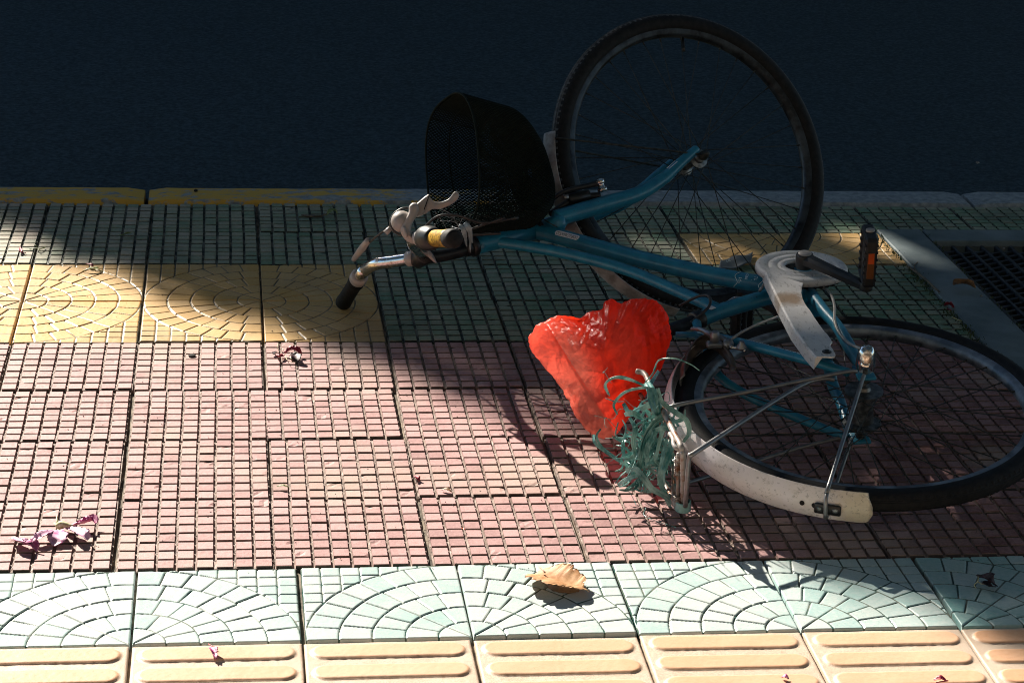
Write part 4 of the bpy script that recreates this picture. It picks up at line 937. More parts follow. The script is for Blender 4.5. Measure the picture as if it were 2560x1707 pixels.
# ------------------------------------------------------------------ red plastic bag over the saddle
def bag_mat():
    m, nt, b = new_mat('thin_red_plastic')
    at = nt.nodes.new('ShaderNodeAttribute'); at.attribute_name = 'thin'
    n = noi(nt, 14, 6, .6)
    k = mth(nt, 'MULTIPLY', at.outputs['Fac'], mth(nt, 'ADD', mth(nt, 'MULTIPLY', n, .5), .65), True)
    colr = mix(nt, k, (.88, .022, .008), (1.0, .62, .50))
    nt.links.new(colr, b.inputs['Base Color']); b.inputs['Roughness'].default_value = .34
    b.inputs['Specular IOR Level'].default_value = .55; b.inputs['Coat Weight'].default_value = .25; b.inputs['Coat Roughness'].default_value = .22
    tr = nt.nodes.new('ShaderNodeBsdfTranslucent'); nt.links.new(mix(nt, k, (1.0, .10, .03), (1.0, .80, .72)), tr.inputs[0])
    mx = nt.nodes.new('ShaderNodeMixShader'); nt.links.new(b.outputs[0], mx.inputs[1]); nt.links.new(tr.outputs[0], mx.inputs[2]); mx.inputs[0].default_value = .80
    tp_ = nt.nodes.new('ShaderNodeBsdfTransparent'); m2 = nt.nodes.new('ShaderNodeMixShader'); nt.links.new(mx.outputs[0], m2.inputs[1]); nt.links.new(tp_.outputs[0], m2.inputs[2]); tp_.inputs[0].default_value = (1, .25, .18, 1)
    nt.links.new(mth(nt, 'ADD', mth(nt, 'MULTIPLY', k, .50), .08), m2.inputs[0])
    nt.links.new(m2.outputs[0], nt.nodes['Material Output'].inputs[0])
    # crinkles
    def cells(sc):
        tc = nt.nodes.new('ShaderNodeTexCoord'); vo = nt.nodes.new('ShaderNodeTexVoronoi'); vo.feature = 'DISTANCE_TO_EDGE'; vo.inputs['Scale'].default_value = sc
        va = nt.nodes.new('ShaderNodeVectorMath'); va.operation = 'MULTIPLY_ADD'; nn = nt.nodes.new('ShaderNodeTexNoise'); nn.inputs['Scale'].default_value = sc*.6; nt.links.new(tc.outputs['Object'], nn.inputs[0])
        nt.links.new(nn.outputs['Color'], va.inputs[0]); va.inputs[1].default_value = (1.1/sc,)*3; nt.links.new(tc.outputs['Object'], va.inputs[2]); nt.links.new(va.outputs[0], vo.inputs['Vector'])
        return vo.outputs['Distance']
    h = mth(nt, 'ADD', mth(nt, 'MULTIPLY', cells(17), 2.0), mth(nt, 'MULTIPLY', cells(52), .45)); h = mth(nt, 'ADD', h, mth(nt, 'MULTIPLY', noi(nt, 50, 5, .65), .7))
    bm = nt.nodes.new('ShaderNodeBump'); bm.inputs['Strength'].default_value = .5; bm.inputs['Distance'].default_value = .010
    nt.links.new(h, bm.inputs['Height']); nt.links.new(bm.outputs[0], b.inputs['Normal']); nt.links.new(bm.outputs[0], tr.inputs['Normal'])
    return m
M['bag'] = bag_mat()
outline = np.array([(0.7221, -0.6003, 0.1676), (0.7261, -0.5960, 0.1812), (0.7364, -0.5922, 0.1966), (0.7567, -0.5914, 0.2089), (0.7817, -0.5931, 0.2169), (0.7989, -0.5967, 0.2157), (0.8129, -0.6002, 0.2135), (0.8301, -0.5994, 0.2241), (0.8535, -0.6011, 0.2313), (0.8583, -0.5975, 0.2434), (0.8715, -0.5980, 0.2486), (0.8871, -0.6028, 0.2435), (0.9065, -0.6038, 0.2505), (0.9299, -0.6072, 0.2532), (0.9508, -0.6126, 0.2492), (0.9655, -0.6200, 0.2367), (0.9747, -0.6300, 0.2142), (0.9761, -0.6394, 0.1898), (0.9705, -0.6470, 0.1666), (0.9618, -0.6549, 0.1409), (0.9445, -0.6631, 0.1103), (0.9210, -0.6716, 0.0757), (0.8975, -0.6787, 0.0447), (0.8787, -0.6839, 0.0214), (0.8623, -0.6848, 0.0109), (0.8444, -0.6804, 0.0135), (0.8235, -0.6720, 0.0257), (0.8080, -0.6626, 0.0433), (0.7934, -0.6497, 0.0707), (0.7795, -0.6385, 0.0936), (0.7593, -0.6264, 0.1162), (0.7392, -0.6142, 0.1389), (0.7275, -0.6067, 0.1531)])
BC_ = V3((0.8553, -0.6345, 0.1424)); BW = unit(V3(0.1827, -4.3283, 1.5076)-BC_); BXa = unit(np.cross(V3(0, 0, 1), BW)); BYa = np.cross(BW, BXa)
def make_bag():
    NA, NR = 300, 96
    cl = np.vstack([outline, outline[:1]]); sp_ = smooth_path(cl, 8); L = np.r_[0, np.cumsum(np.linalg.norm(np.diff(sp_, axis=0), axis=1))]
    s_ = np.linspace(0, L[-1], NA, endpoint=False); O = np.stack([np.interp(s_, L, sp_[:, k]) for k in range(3)], 1)
    for j in range(NA):
        a_ = j/NA*2*math.pi; O[j] = O[j]+(O[j]-BC_)*(.030*noise.noise(Vector((math.cos(a_)*7, math.sin(a_)*7, 3)))+.016*noise.noise(Vector((math.cos(a_)*22, math.sin(a_)*22, 9))))
    v = []; th = []
    frng = np.random.default_rng(21); FOLDS = []
    for k in range(34):
        a_ = frng.uniform(0, 3.14) if k % 4 == 0 else .72+frng.normal(0, .32); FOLDS.append((math.cos(a_), math.sin(a_), frng.uniform(9, 24) if k % 3 else frng.uniform(28, 60), frng.random(), (.0065 if k % 3 else .0028)*frng.uniform(.5, 1.2), frng.uniform(-.13, .12), frng.uniform(-.10, .12), frng.uniform(.03, .07)))
    for k in range(10):   # fine crinkles catching the light near the upper left
        a_ = frng.uniform(0, 3.14); FOLDS.append((math.cos(a_), math.sin(a_), frng.uniform(40, 90), frng.random(), .0035, -.045+frng.normal(0, .02), .085+frng.normal(0, .012), .028))
    e0 = V3((0.7830, -0.6143, 0.1606)); e1 = V3((0.8663, -0.6755, 0.0378)); ed = unit(e1-e0)
    for side in (1, -1):
        for i in range(NR+1):
            r = math.sin(i/NR*math.pi/2)
            for j in range(NA):
                p = BC_+(O[j]-BC_)*r; x, y = (p-BC_) @ BXa, (p-BC_) @ BYa
                t = math.sqrt(max(1-r*r, 0)); h = .085*t
                X_, Y_ = 1385+x/.00087, 830-y/.00087
                q = Vector((x*9, y*9, side*3.1)); n1 = noise.noise(q); n3 = abs(noise.noise(q*5.1)); wp = noise.noise(q*1.7)*.03
                d = h+.020*n1*min(1, t*2)
                for (cx_, sy_, fr_, ph_, am_, mx_, my_, ms_) in FOLDS:
                    u_ = (x*cx_+y*sy_+wp)*fr_+ph_; tri = 2*abs(u_-math.floor(u_+.5))
                    d -= am_*tri*min(1, t*2.5)*math.exp(-((x-mx_)**2+(y-my_)**2)/(2*ms_*ms_))
                # step of the inner edge: the lower left part hangs back
                s1 = (p-e0) @ np.cross(BW, ed); 
                lower = 1/(1+math.exp(s1*420)) if True else 0
                d -= .018*lower*min(1, t*2)*(1 if side > 0 else .3)
                P_ = p+BW*side*d
                # ridge line where the layers overlap
                P_ = P_+BW*side*.006*math.exp(-(s1/.004)**2)*min(1, t*2)
                P_[2] = max(P_[2], .003+.002*n3)
                v.append(P_)
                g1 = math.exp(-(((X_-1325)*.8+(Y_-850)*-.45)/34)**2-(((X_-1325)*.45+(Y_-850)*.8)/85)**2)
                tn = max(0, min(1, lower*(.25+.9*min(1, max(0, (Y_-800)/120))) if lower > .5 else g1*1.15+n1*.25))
                th.append(tn if side > 0 else .6)
    f = []; n_side = (NR+1)*NA
    for sd in (0, 1):
        for i in range(NR):
            for j in range(NA):
                k = (j+1) % NA; q = (i*NA+j, (i+1)*NA+j, (i+1)*NA+k, i*NA+k)
                q = tuple(a+sd*n_side for a in q); f.append(q if sd == 0 else q[::-1])
    o = mesh('plastic_bag', v, f, 'bag', True)
    at = o.data.attributes.new('thin', 'FLOAT', 'POINT'); at.data.foreach_set('value', np.array(th, np.float32))
    shift(o, V3(BC_[0], BC_[1], 0)); return o
bag = make_bag()
tag(bag, 'crumpled translucent red plastic bag pulled over the bicycle saddle', 'plastic bag')

# ------------------------------------------------------------------ frayed green packing string tangled in the rack
M['string'] = mat('green_packing_string', (.014, .135, .125), (.30, .54, .50), .3, scale=42, lo=.38, hi=.66, stretch=(1, 1, .5), coat=.2)
CT = V3((0.8854, -0.8923, 0.1140)); cvw = unit(V3(0.1827, -4.3283, 1.5076)-CT); cxa = unit(np.cross(V3(0, 0, 1), cvw)); cya = np.cross(cvw, cxa)
ts = MB()
def pxp(px, py, off): return CT+cxa*((px-1478)*.00088)+cya*(-(py-985)*.00088)+cvw*off
big = [  # the strands one can follow one by one: (pixel-like sheet coordinates, depth, width)
 ([(1405, 922, 0), (1398, 905, .02), (1415, 890, .03), (1450, 893, .03), (1480, 905, .02), (1500, 925, .02)], .0045),
 ([(1408, 925, 0), (1400, 900, .01), (1425, 886, .02), (1460, 895, .02), (1493, 915, .02)], .003),
 ([(1425, 960, 0), (1418, 940, .02), (1440, 915, .03), (1480, 905, .04), (1505, 912, .04)], .005),
 ([(1428, 975, 0), (1425, 1000, .02), (1440, 1005, .02), (1444, 985, .01), (1436, 970, .0)], .003),
 ([(1382, 1002, 0), (1386, 1018, .01), (1410, 1035, .01), (1440, 1052, .02), (1460, 1063, .02)], .006),
 ([(1395, 990, 0), (1388, 1005, .01), (1400, 1025, .01), (1430, 1045, .02), (1452, 1060, .02)], .004),
 ([(1450, 1068, .03), (1468, 1063, .04), (1486, 1080, .045), (1502, 1098, .04), (1530, 1112, .03), (1552, 1130, .02), (1565, 1152, .01)], .013),
 ([(1435, 1097, .0), (1450, 1085, .02), (1470, 1075, .03), (1482, 1072, .03)], .008),
 ([(1486, 905, .05), (1494, 930, .055), (1503, 945, .05), (1512, 950, .04)], .022),
 ([(1500, 905, .05), (1510, 930, .05), (1535, 948, .05), (1558, 962, .05), (1566, 985, .04), (1556, 1005, .03)], .009),
 ([(1505, 1040, .04), (1515, 985, .05), (1530, 962, .05), (1545, 975, .04)], .008),
 ([(1473, 1060, .03), (1480, 1010, .045), (1495, 975, .05), (1515, 958, .05), (1530, 965, .05)], .011),
 ([(1476, 1050, .03), (1484, 1005, .05), (1503, 972, .05), (1528, 955, .05)], .006),
 ([(1537, 975, .05), (1532, 1020, .05), (1520, 1060, .05), (1518, 1085, .04), (1530, 1110, .03)], .013),
 ([(1524, 1000, .04), (1518, 1040, .05), (1516, 1080, .04), (1535, 1125, .02), (1560, 1160, .0)], .008),
 ([(1500, 870, .0), (1484, 905, .03), (1496, 925, .04)], .007),
 ([(1478, 895, .03), (1490, 915, .05), (1500, 950, .05), (1497, 965, .03)], .016),
 ([(1470, 948, .04), (1490, 935, .05), (1508, 925, .05)], .011),
 ([(1436, 938, .02), (1450, 958, .03), (1462, 950, .03), (1480, 938, .04)], .009),
 ([(1440, 960, .03), (1455, 955, .04), (1470, 962, .03), (1478, 950, .03)], .010),
 ([(1500, 985, .05), (1520, 980, .06), (1540, 985, .05)], .009),
 ([(1490, 870, .0), (1500, 850, .03), (1530, 846, .05), (1560, 855, .05), (1578, 866, .05)], .003),
 ([(1475, 895, .0), (1488, 878, .02), (1495, 862, .03)], .003),
 ([(1575, 1172, .0), (1600, 1160, .0), (1630, 1148, .0), (1645, 1140, .0)], .004),
 ([(1540, 1090, .03), (1555, 1086, .04), (1570, 1086, .03)], .005),
 ([(1468, 1045, .02), (1460, 1010, .04), (1462, 985, .04), (1450, 965, .03)], .009),
 ([(1490, 1060, .02), (1488, 1020, .05), (1500, 990, .05), (1505, 960, .04)], .010),
 ([(1400, 930, 0), (1420, 935, .01), (1438, 934, .02)], .002),
]
for pts, wd_ in big:
    ts.add(*ribbon(smooth_path([pxp(*p) for p in pts], 7), [wd_*.7, wd_*1.0, wd_*1.0, wd_*.6], cvw+rng.normal(0, .25, 3), .0005))
for k in range(84):
    c0 = (1484+rng.normal(0, 20), 1018+rng.normal(0, 32), rng.normal(.012, .014)); L_ = rng.uniform(18, 40); a = rng.choice([1.5, 1.9, -1.5, .6])+rng.normal(0, .45)
    pts = [c0]; 
    for q in range(4):
        a += rng.normal(0, .5); c = pts[-1]; pts.append((min(1556, max(1418, c[0]+L_*.5*math.cos(a))), min(1105, max(925, c[1]+L_*.6*math.sin(a))), max(-.02, c[2]+rng.normal(0, .008))))
    wv = pxp(*pts[0]); P_ = smooth_path([pxp(*p) for p in pts], 5); P_[:, 2] = np.maximum(P_[:, 2], .003)
    ts.add(*ribbon(P_, [.002, rng.uniform(.003, .009), .002], cvw+rng.normal(0, .6, 3), .0004))
for k in range(34):   # thin loose fibres
    c0 = pxp(1470+rng.normal(0, 30), 990+rng.normal(0, 50), .02+rng.normal(0, .015)); d = rng.normal(0, .018, (3, 3)); P_ = smooth_path([c0, c0+d[0], c0+d[0]+d[1], c0+d[0]+d[1]+d[2]], 6); P_[:, 2] = np.maximum(P_[:, 2], .003)
    ts.tube(P_, .0005, 5)
# binding wound round the foot of the rack
for h, px in ((-.0, 1568),):
    c_ = pxp(1569, 1164, .0); a_ = N
    ts.add(*ring(V3((0.9375, -1.0091, 0.0227)), N, EX, [(.0115, -.009), (.0135, -.008), (.0132, .008), (.0112, .009)], seg=26))
st_ = ts.obj('packing_string', 'string', None, False, V3(CT[0], CT[1], 0))
tag(st_, 'tangle of frayed green plastic packing string caught on the bicycle rear rack', 'string')

# ------------------------------------------------------------------ fallen flowers, leaves and scraps
def blade(pts, wd, th=.0006, curl=.25, hint=(0, 0, 1)):
    """a petal or leaf: strip with a keel, widths along its length"""
    p = smooth_path(pts, 6); n = len(p); t, nn, b = frames(p, hint); w_ = np.interp(np.linspace(0, 1, n), np.linspace(0, 1, len(wd)), wd)
    v = []; K = 5
    for i in range(n):
        for sgn in (1, -1):
            for j in range(K):
                x = (j/(K-1)-.5)*2*sgn; wob = 1+.12*math.sin(i*1.7+j)
                v.append(p[i]+b[i]*w_[i]*.5*x*wob+nn[i]*(abs(x)*w_[i]*curl+(th if sgn > 0 else 0)+.0004*math.sin(i*2.1+j*1.3)))
    W2 = 2*K; f = []
    for i in range(n-1):
        for j in range(W2): k = (j+1) % W2; f.append((i*W2+j, i*W2+k, (i+1)*W2+k, (i+1)*W2+j))
    f += [tuple(range(W2-1, -1, -1)), tuple((n-1)*W2+j for j in range(W2))]
    return v, f
M['petal'] = mat('pink_petal', (.60, .36, .50), (.42, .06, .22), .5, scale=75, lo=.48, hi=.66, bmp=.2)
M['petaldark'] = mat('magenta_petal', (.42, .05, .20), (.66, .34, .46), .5, scale=70, lo=.45, hi=.68)
M['petalred'] = mat('dried_crimson_petal', (.20, .010, .03), (.34, .03, .05), .5, scale=120, bmp=.3)
M['darkpetal'] = mat('blackened_petal', (.012, .006, .009), (.05, .012, .02), .55, scale=120, bmp=.3)
M['cream'] = mat('cream_stamen', (.66, .66, .42), (.40, .36, .14), .6, scale=200)
M['leafgreen'] = mat('fallen_green_leaf', (.12, .18, .05), (.26, .30, .10), .5, scale=100)
M['leafbrown'] = mat('dry_brown_leaf', (.32, .14, .045), (.50, .29, .14), .55, scale=45, lo=.4, hi=.62, bmp=.4)
M['leafdark'] = mat('dark_brown_leaf', (.17, .085, .035), (.30, .16, .07), .55, scale=60, bmp=.4)
M['twig'] = mat('dry_twig', (.07, .055, .04), (.16, .13, .09), .8, scale=100)
M['pebble'] = mat('small_stone', (.05, .05, .048), (.35, .34, .31), .8, scale=30)
M['scrap'] = mat('dark_plastic_scrap', (.03, .045, .055), (.055, .075, .09), .4, scale=30)
def litter(name, label, cat, at, parts_, group=None):
    o = empty(name, at); tag(o, label, cat, group); at = V3(at)
    for nm, m, sh in parts_:
        mb = MB()
        for s in sh: mb.add(*s)
        a = np.concatenate(mb.v); mb.obj(nm, m, o, True, at)
    return o
G_ = lambda *a: V3(a[0])
fl = V3((-0.0940, -1.0244, 0.0060))
litter('flower', 'wilted pink flower with cream centre and spread petals lying on the red tiles', 'flower', tuple((-0.0951, -1.0112, 0.0000)), [
  ('petal', 'petaldark', [blade([(-0.0758, -1.0173, 0.0040), (-0.0546, -1.0210, 0.0100), (-0.0396, -1.0157, 0.0120), (-0.0336, -1.0234, 0.0100)], [0.0014, 0.0130, 0.0174, 0.0058], curl=.5)]),
  ('petal', 'petal', [blade([(-0.0817, -1.0316, 0.0060), (-0.0654, -1.0483, 0.0080), (-0.0518, -1.0681, 0.0100), (-0.0435, -1.0720, 0.0040)], [0.0087, 0.0174, 0.0232, 0.0101], curl=.35)]),
  ('petal', 'petal', [blade([(-0.0923, -1.0379, 0.0060), (-0.0908, -1.0679, 0.0090), (-0.0935, -1.0800, 0.0040), (-0.0963, -1.0887, 0.0020)], [0.0116, 0.0319, 0.0261, 0.0043], curl=.15)]),
  ('petal', 'petal', [blade([(-0.0987, -1.0355, 0.0050), (-0.1104, -1.0610, 0.0100), (-0.1224, -1.0745, 0.0080), (-0.1321, -1.0737, 0.0040)], [0.0043, 0.0174, 0.0203, 0.0072], curl=.3)]),
  ('petal', 'petal', [blade([(-0.1327, -1.0829, 0.0060), (-0.1419, -1.0928, 0.0100), (-0.1532, -1.0799, 0.0080), (-0.1629, -1.0561, 0.0040)], [0.0145, 0.0261, 0.0203, 0.0029], curl=.2)]),
  ('petal', 'petaldark', [blade([(-0.1416, -1.0891, 0.0060), (-0.1313, -1.0987, 0.0080), (-0.1242, -1.1050, 0.0040), (-0.1214, -1.1073, 0.0020)], [0.0087, 0.0203, 0.0145, 0.0029], curl=.5)]),
  ('centre', 'cream', [tube(smooth_path([fl, fl+V3(.006, 0, .004), fl+V3(.024, -.006, .003)], 4), [.006, .007, .003], 10), tube(smooth_path([fl, (-0.0955, -1.0182, 0.0140), (-0.0973, -1.0020, 0.0160)], 4), [.003, .0015, .001], 8), tube(smooth_path([fl, (-0.1010, -1.0116, 0.0080)], 4), [.003, .001], 6)])])
litter('dried_flower', 'dried crimson flower with curled petals beside the yellow tiles', 'flower', tuple((0.2982, -0.2002, 0.0000)), [
  ('petal', 'petalred', [blade([(0.2918, -0.2115, 0.0060), (0.3031, -0.2079, 0.0120), (0.3150, -0.2131, 0.0120), (0.3227, -0.2165, 0.0040)], [.006, .014, .014, .004], curl=.4), blade([(0.2890, -0.2211, 0.0040), (0.2786, -0.2287, 0.0050), (0.2738, -0.2106, 0.0030)], [.007, .010, .003], curl=.5)]),
  ('petal', 'darkpetal', [blade([(0.3064, -0.2117, 0.0060), (0.3122, -0.2478, 0.0100), (0.3103, -0.2563, 0.0040)], [.010, .022, .010], curl=.3), blade([(0.2759, -0.1930, 0.0030), (0.2687, -0.2085, 0.0050), (0.2738, -0.2131, 0.0030)], [.004, .008, .002])]),
  ('stamen', 'cream', [tube(smooth_path([(0.2916, -0.2216, 0.0060), (0.2949, -0.2575, 0.0100), (0.3076, -0.2617, 0.0060), (0.3209, -0.2465, 0.0040)], 5), .0006, 5), tube(smooth_path([(0.2803, -0.1907, 0.0040), (0.2769, -0.1843, 0.0100), (0.2790, -0.1693, 0.0120)], 5), .0006, 5), tube(smooth_path([(0.2914, -0.1959, 0.0040), (0.2864, -0.1865, 0.0080)], 3), .0006, 5), blade([(0.2993, -0.2212, 0.0040), (0.3040, -0.2386, 0.0030)], [.002, .005, .002])])])
litter('brown_leaf', 'curled pale brown leaf casting a shadow on the turquoise tiles', 'leaf', tuple((0.6942, -1.2488, 0.0000)), [
  ('leaf_blade', 'leafbrown', [blade([(0.6580, -1.2285, 0.0060), (0.6711, -1.2477, 0.0120), (0.6890, -1.2666, 0.0140), (0.7079, -1.2786, 0.0120), (0.7239, -1.2900, 0.0120), (0.7301, -1.2872, 0.0060)], [.030, .080, .085, .062, .034, .004], .0008, .12)]),
  ('leaf_curl', 'leafdark', [blade([(0.6700, -1.2488, 0.0020), (0.6832, -1.2761, 0.0060), (0.7025, -1.2845, 0.0060), (0.7195, -1.2857, 0.0040)], [.003, .012, .012, .003], .0008, .2, (0, -1, .3)), blade([(0.6642, -1.2343, 0.0200), (0.6697, -1.2549, 0.0200)], [.003, .007, .002])])])
litter('brown_leaf', 'brown curled leaf on the grey granite strip beside the iron grate', 'leaf', tuple((1.8202, 0.2034, 0.0100)), [
  ('leaf_blade', 'leafdark', [blade([(1.8000, 0.2126, 0.0080), (1.8030, 0.1795, 0.0220), (1.8191, 0.1764, 0.0220), (1.8425, 0.1877, 0.0090)], [.004, .030, .026, .003], .0008, .35)])])
litter('dried_flower', 'blackened dried flower with pale roots on the shaded turquoise tiles', 'flower', tuple((1.3783, -1.2717, 0.0000)), [
  ('petal', 'darkpetal', [blade([(1.3665, -1.2719, 0.0080), (1.3708, -1.2892, 0.0140), (1.3774, -1.2979, 0.0120), (1.3858, -1.2928, 0.0040)], [.008, .024, .026, .008], curl=.35), blade([(1.3688, -1.2852, 0.0060), (1.3719, -1.3052, 0.0080), (1.3821, -1.2974, 0.0040)], [.006, .022, .008], curl=.3)]),
  ('stamen', 'cream', [tube(smooth_path([(1.3649, -1.2753, 0.0120), (1.3596, -1.2900, 0.0100), (1.3545, -1.2900, 0.0040), (1.3548, -1.2984, 0.0020)], 5), .0009, 5), tube(smooth_path([(1.3606, -1.2875, 0.0080), (1.3653, -1.2914, 0.0060), (1.3728, -1.2871, 0.0030)], 5), .0009, 5)])])
litter('dried_flower', 'small purplish withered flower on the first ridge of the cream tactile tiles', 'flower', tuple((0.1575, -1.4565, 0.0000)), [
  ('petal', 'petaldark', [blade([(0.1531, -1.4491, 0.0040), (0.1576, -1.4626, 0.0060), (0.1601, -1.4710, 0.0040)], [.002, .013, .004], curl=.4), blade([(0.1588, -1.4669, 0.0040), (0.1607, -1.4776, 0.0040), (0.1620, -1.4806, 0.0020)], [.008, .006, .001], curl=.4)]),
  ('stalk', 'petalred', [tube(smooth_path([(0.1504, -1.4330, 0.0020), (0.1562, -1.4458, 0.0050), (0.1637, -1.4518, 0.0030)], 4), .0009, 5)])])
litter('sprig', 'small green sprig with a pink tip on the upper edge of the yellow tiles', 'sprig', tuple((-0.1146, 0.3658, 0.0000)), [
  ('leaf', 'leafgreen', [blade([(-0.1363, 0.3345, 0.0020), (-0.1222, 0.3346, 0.0060), (-0.1064, 0.3377, 0.0060), (-0.0975, 0.3471, 0.0020)], [.001, .006, .009, .002]), blade([(-0.1110, 0.3533, 0.0040), (-0.1015, 0.3534, 0.0060)], [.002, .006, .001]), blade([(-0.1137, 0.3502, 0.0030), (-0.0926, 0.3253, 0.0030)], [.002, .005, .001])]),
  ('bud', 'petalred', [blade([(-0.1314, 0.3785, 0.0040), (-0.1209, 0.3628, 0.0070), (-0.1152, 0.3596, 0.0030)], [.002, .009, .003])])])
litter('sprig', 'small brown forked sprig on the sunlit green tiles at the far left', 'sprig', tuple((-0.2455, 0.5071, 0.0000)), [
  ('twig', 'leafgreen', [tube(smooth_path([(-0.2636, 0.4941, 0.0030), (-0.2515, 0.4878, 0.0060), (-0.2378, 0.4846, 0.0060), (-0.2297, 0.5041, 0.0030)], 4), .0012, 5), blade([(-0.2501, 0.4942, 0.0040), (-0.2387, 0.4714, 0.0060)], [.002, .008, .002]), tube([(-0.2473, 0.5074, 0.0040), (-0.2533, 0.5109, 0.0060)], .0010, 5)])])
litter('petal_scrap', 'tiny crimson petal just left of the brown forked sprig', 'petal', tuple((-0.2818, 0.4806, 0.0000)), [
  ('petal', 'petalred', [blade([(-0.2859, 0.5070, 0.0020), (-0.2802, 0.4647, 0.0060), (-0.2765, 0.4645, 0.0020)], [.002, .010, .003]), tube([(-0.2787, 0.4678, 0.0030), (-0.2689, 0.4645, 0.0020)], .001, 5)])])
litter('sprig', 'dark twig with a green leaf on the shaded green tiles left of the handlebar', 'sprig', tuple((0.4108, 0.7862, 0.0000)), [
  ('twig', 'twig', [tube(smooth_path([(0.3557, 0.7680, 0.0030), (0.3780, 0.7504, 0.0050), (0.4021, 0.7544, 0.0050), (0.4173, 0.7697, 0.0060)], 5), .0022, 6), blade([(0.3630, 0.7681, 0.0030), (0.3853, 0.7502, 0.0040), (0.3994, 0.7648, 0.0030)], [.004, .016, .003])]),
  ('leaf', 'leafgreen', [blade([(0.4149, 0.7616, 0.0040), (0.4248, 0.7747, 0.0100), (0.4346, 0.7823, 0.0100), (0.4407, 0.7767, 0.0040)], [.003, .014, .014, .003])])])
litter('sprig', 'small green bud lying on the second row of shaded green tiles', 'sprig', tuple((-0.0541, 0.6165, 0.0000)), [
  ('leaf', 'leafgreen', [blade([(-0.0623, 0.5997, 0.0030), (-0.0532, 0.5970, 0.0070), (-0.0440, 0.6137, 0.0030)], [.002, .012, .002]), tube([(-0.0694, 0.6030, 0.0020), (-0.0593, 0.5999, 0.0040)], .001, 5)])])
litter('twig', 'dark broken twig against the left edge of the granite strip', 'twig', tuple((1.7622, 0.2844, 0.0000)), [
  ('stem', 'twig', [tube(smooth_path([(1.7391, 0.3630, 0.0040), (1.7429, 0.3081, 0.0080), (1.7489, 0.2441, 0.0080), (1.7553, 0.1721, 0.0040)], 5), .0028, 7), tube(smooth_path([(1.7449, 0.3175, 0.0060), (1.7525, 0.3571, 0.0080), (1.7731, 0.3962, 0.0040)], 4), .0016, 6)])])
litter('twig', 'short pale straw on the green tiles above the rear tyre', 'twig', tuple((1.7417, 0.0029, 0.0000)), [
  ('stem', 'cream', [tube(smooth_path([(1.7325, 0.0087, 0.0030), (1.7375, -0.0086, 0.0040), (1.7455, -0.0172, 0.0030)], 3), .0011, 6)])])
litter('dried_flower', 'small dark red bud against the granite strip', 'flower', tuple((1.7491, 0.0815, 0.0000)), [
  ('petal', 'petalred', [blade([(1.7379, 0.0787, 0.0040), (1.7432, 0.0640, 0.0120), (1.7529, 0.0638, 0.0040)], [.004, .018, .004], curl=.4), blade([(1.7364, 0.0610, 0.0030), (1.7412, 0.0463, 0.0060)], [.004, .012, .003])])])
litter('leaf_scrap', 'pale green leaf scrap in the joint of the red tiles', 'leaf', tuple((0.2722, -0.8577, 0.0000)), [('leaf', 'leafgreen', [blade([(0.2616, -0.8643, 0.0030), (0.2720, -0.8655, 0.0050), (0.2822, -0.8686, 0.0030)], [.001, .005, .001])])])
litter('petal_scrap', 'small dark red dried petal on the red tiles right of the third joint', 'petal', tuple((0.5046, -0.8269, 0.0000)), [('petal', 'petalred', [blade([(0.4995, -0.8237, 0.0020), (0.5033, -0.8408, 0.0060), (0.5068, -0.8449, 0.0020)], [.003, .011, .003])])])
litter('petal_scrap', 'flat brown crumb of leaf on the red tiles below the bag', 'leaf', tuple((0.5508, -0.8849, 0.0000)), [('petal', 'leafdark', [blade([(0.5417, -0.8855, 0.0020), (0.5503, -0.8885, 0.0040), (0.5574, -0.8934, 0.0020)], [.003, .009, .002])])])
litter('petal_scrap', 'brown bud scale on the tactile tiles at the bottom right corner', 'leaf', tuple((1.2086, -1.5890, 0.0000)), [('petal', 'petalred', [blade([(1.1929, -1.5964, 0.0030), (1.2022, -1.5971, 0.0060), (1.2108, -1.5999, 0.0030)], [.003, .012, .003]), tube([(1.1945, -1.6017, 0.0030), (1.2128, -1.6010, 0.0050)], .001, 5)])])
litter('petal_scrap', 'purple petal crumb on the lowest visible ridge of the tactile tiles', 'petal', tuple((0.9779, -1.5725, 0.0000)), [('petal', 'petaldark', [blade([(0.9722, -1.5765, 0.0030), (0.9759, -1.5791, 0.0050), (0.9805, -1.5821, 0.0030)], [.003, .010, .003])])])
litter('petal_scrap', 'tiny orange crumb in the red tiles near the turquoise row', 'leaf', tuple((0.5640, -1.0429, 0.0000)), [('petal', 'orange', [blade([(0.5617, -1.0437, 0.0020), (0.5653, -1.0512, 0.0030)], [.003, .004, .001])])])
pb = lathe(V3((0.1087, -0.2066, 0.0005)), (0, 0, 1), [(.007, 0), (.0078, .0012), (.006, .0022), (.002, .0028)], 18)
tag(mesh('bottle_cap', pb[0], pb[1], 'hole', True), 'flat black disc lying on the red tiles under the second yellow tile', 'cap')
sc = V3((1.3373, 0.3864, 0.0120)); sx_ = unit(V3((1.4075, 0.4648, 0.0000))-V3((1.2873, 0.3877, 0.0000)))
scr = MB(); vs = []
for i in range(14):
    for j in range(8):
        u_, w_ = i/13-.5, j/7-.5; p = sc+sx_*u_*.105+V3(.28, .95, 0)*w_*.10; vs.append(p+V3(0, 0, .003*math.sin(u_*9+w_*4)+.006*(u_*u_)+.0015*math.sin(w_*9))-V3(0, 0, .004))
vs2 = [p-V3(0, 0, .0012) for p in vs]; ff = [(i*8+j, (i+1)*8+j, (i+1)*8+j+1, i*8+j+1) for i in range(13) for j in range(7)]
ff += [tuple(q+112 for q in f_[::-1]) for f_ in ff]; bd = [i*8 for i in range(14)]+[13*8+j for j in range(1, 8)]+[i*8+7 for i in range(12, -1, -1)]+[j for j in range(6, 0, -1)]
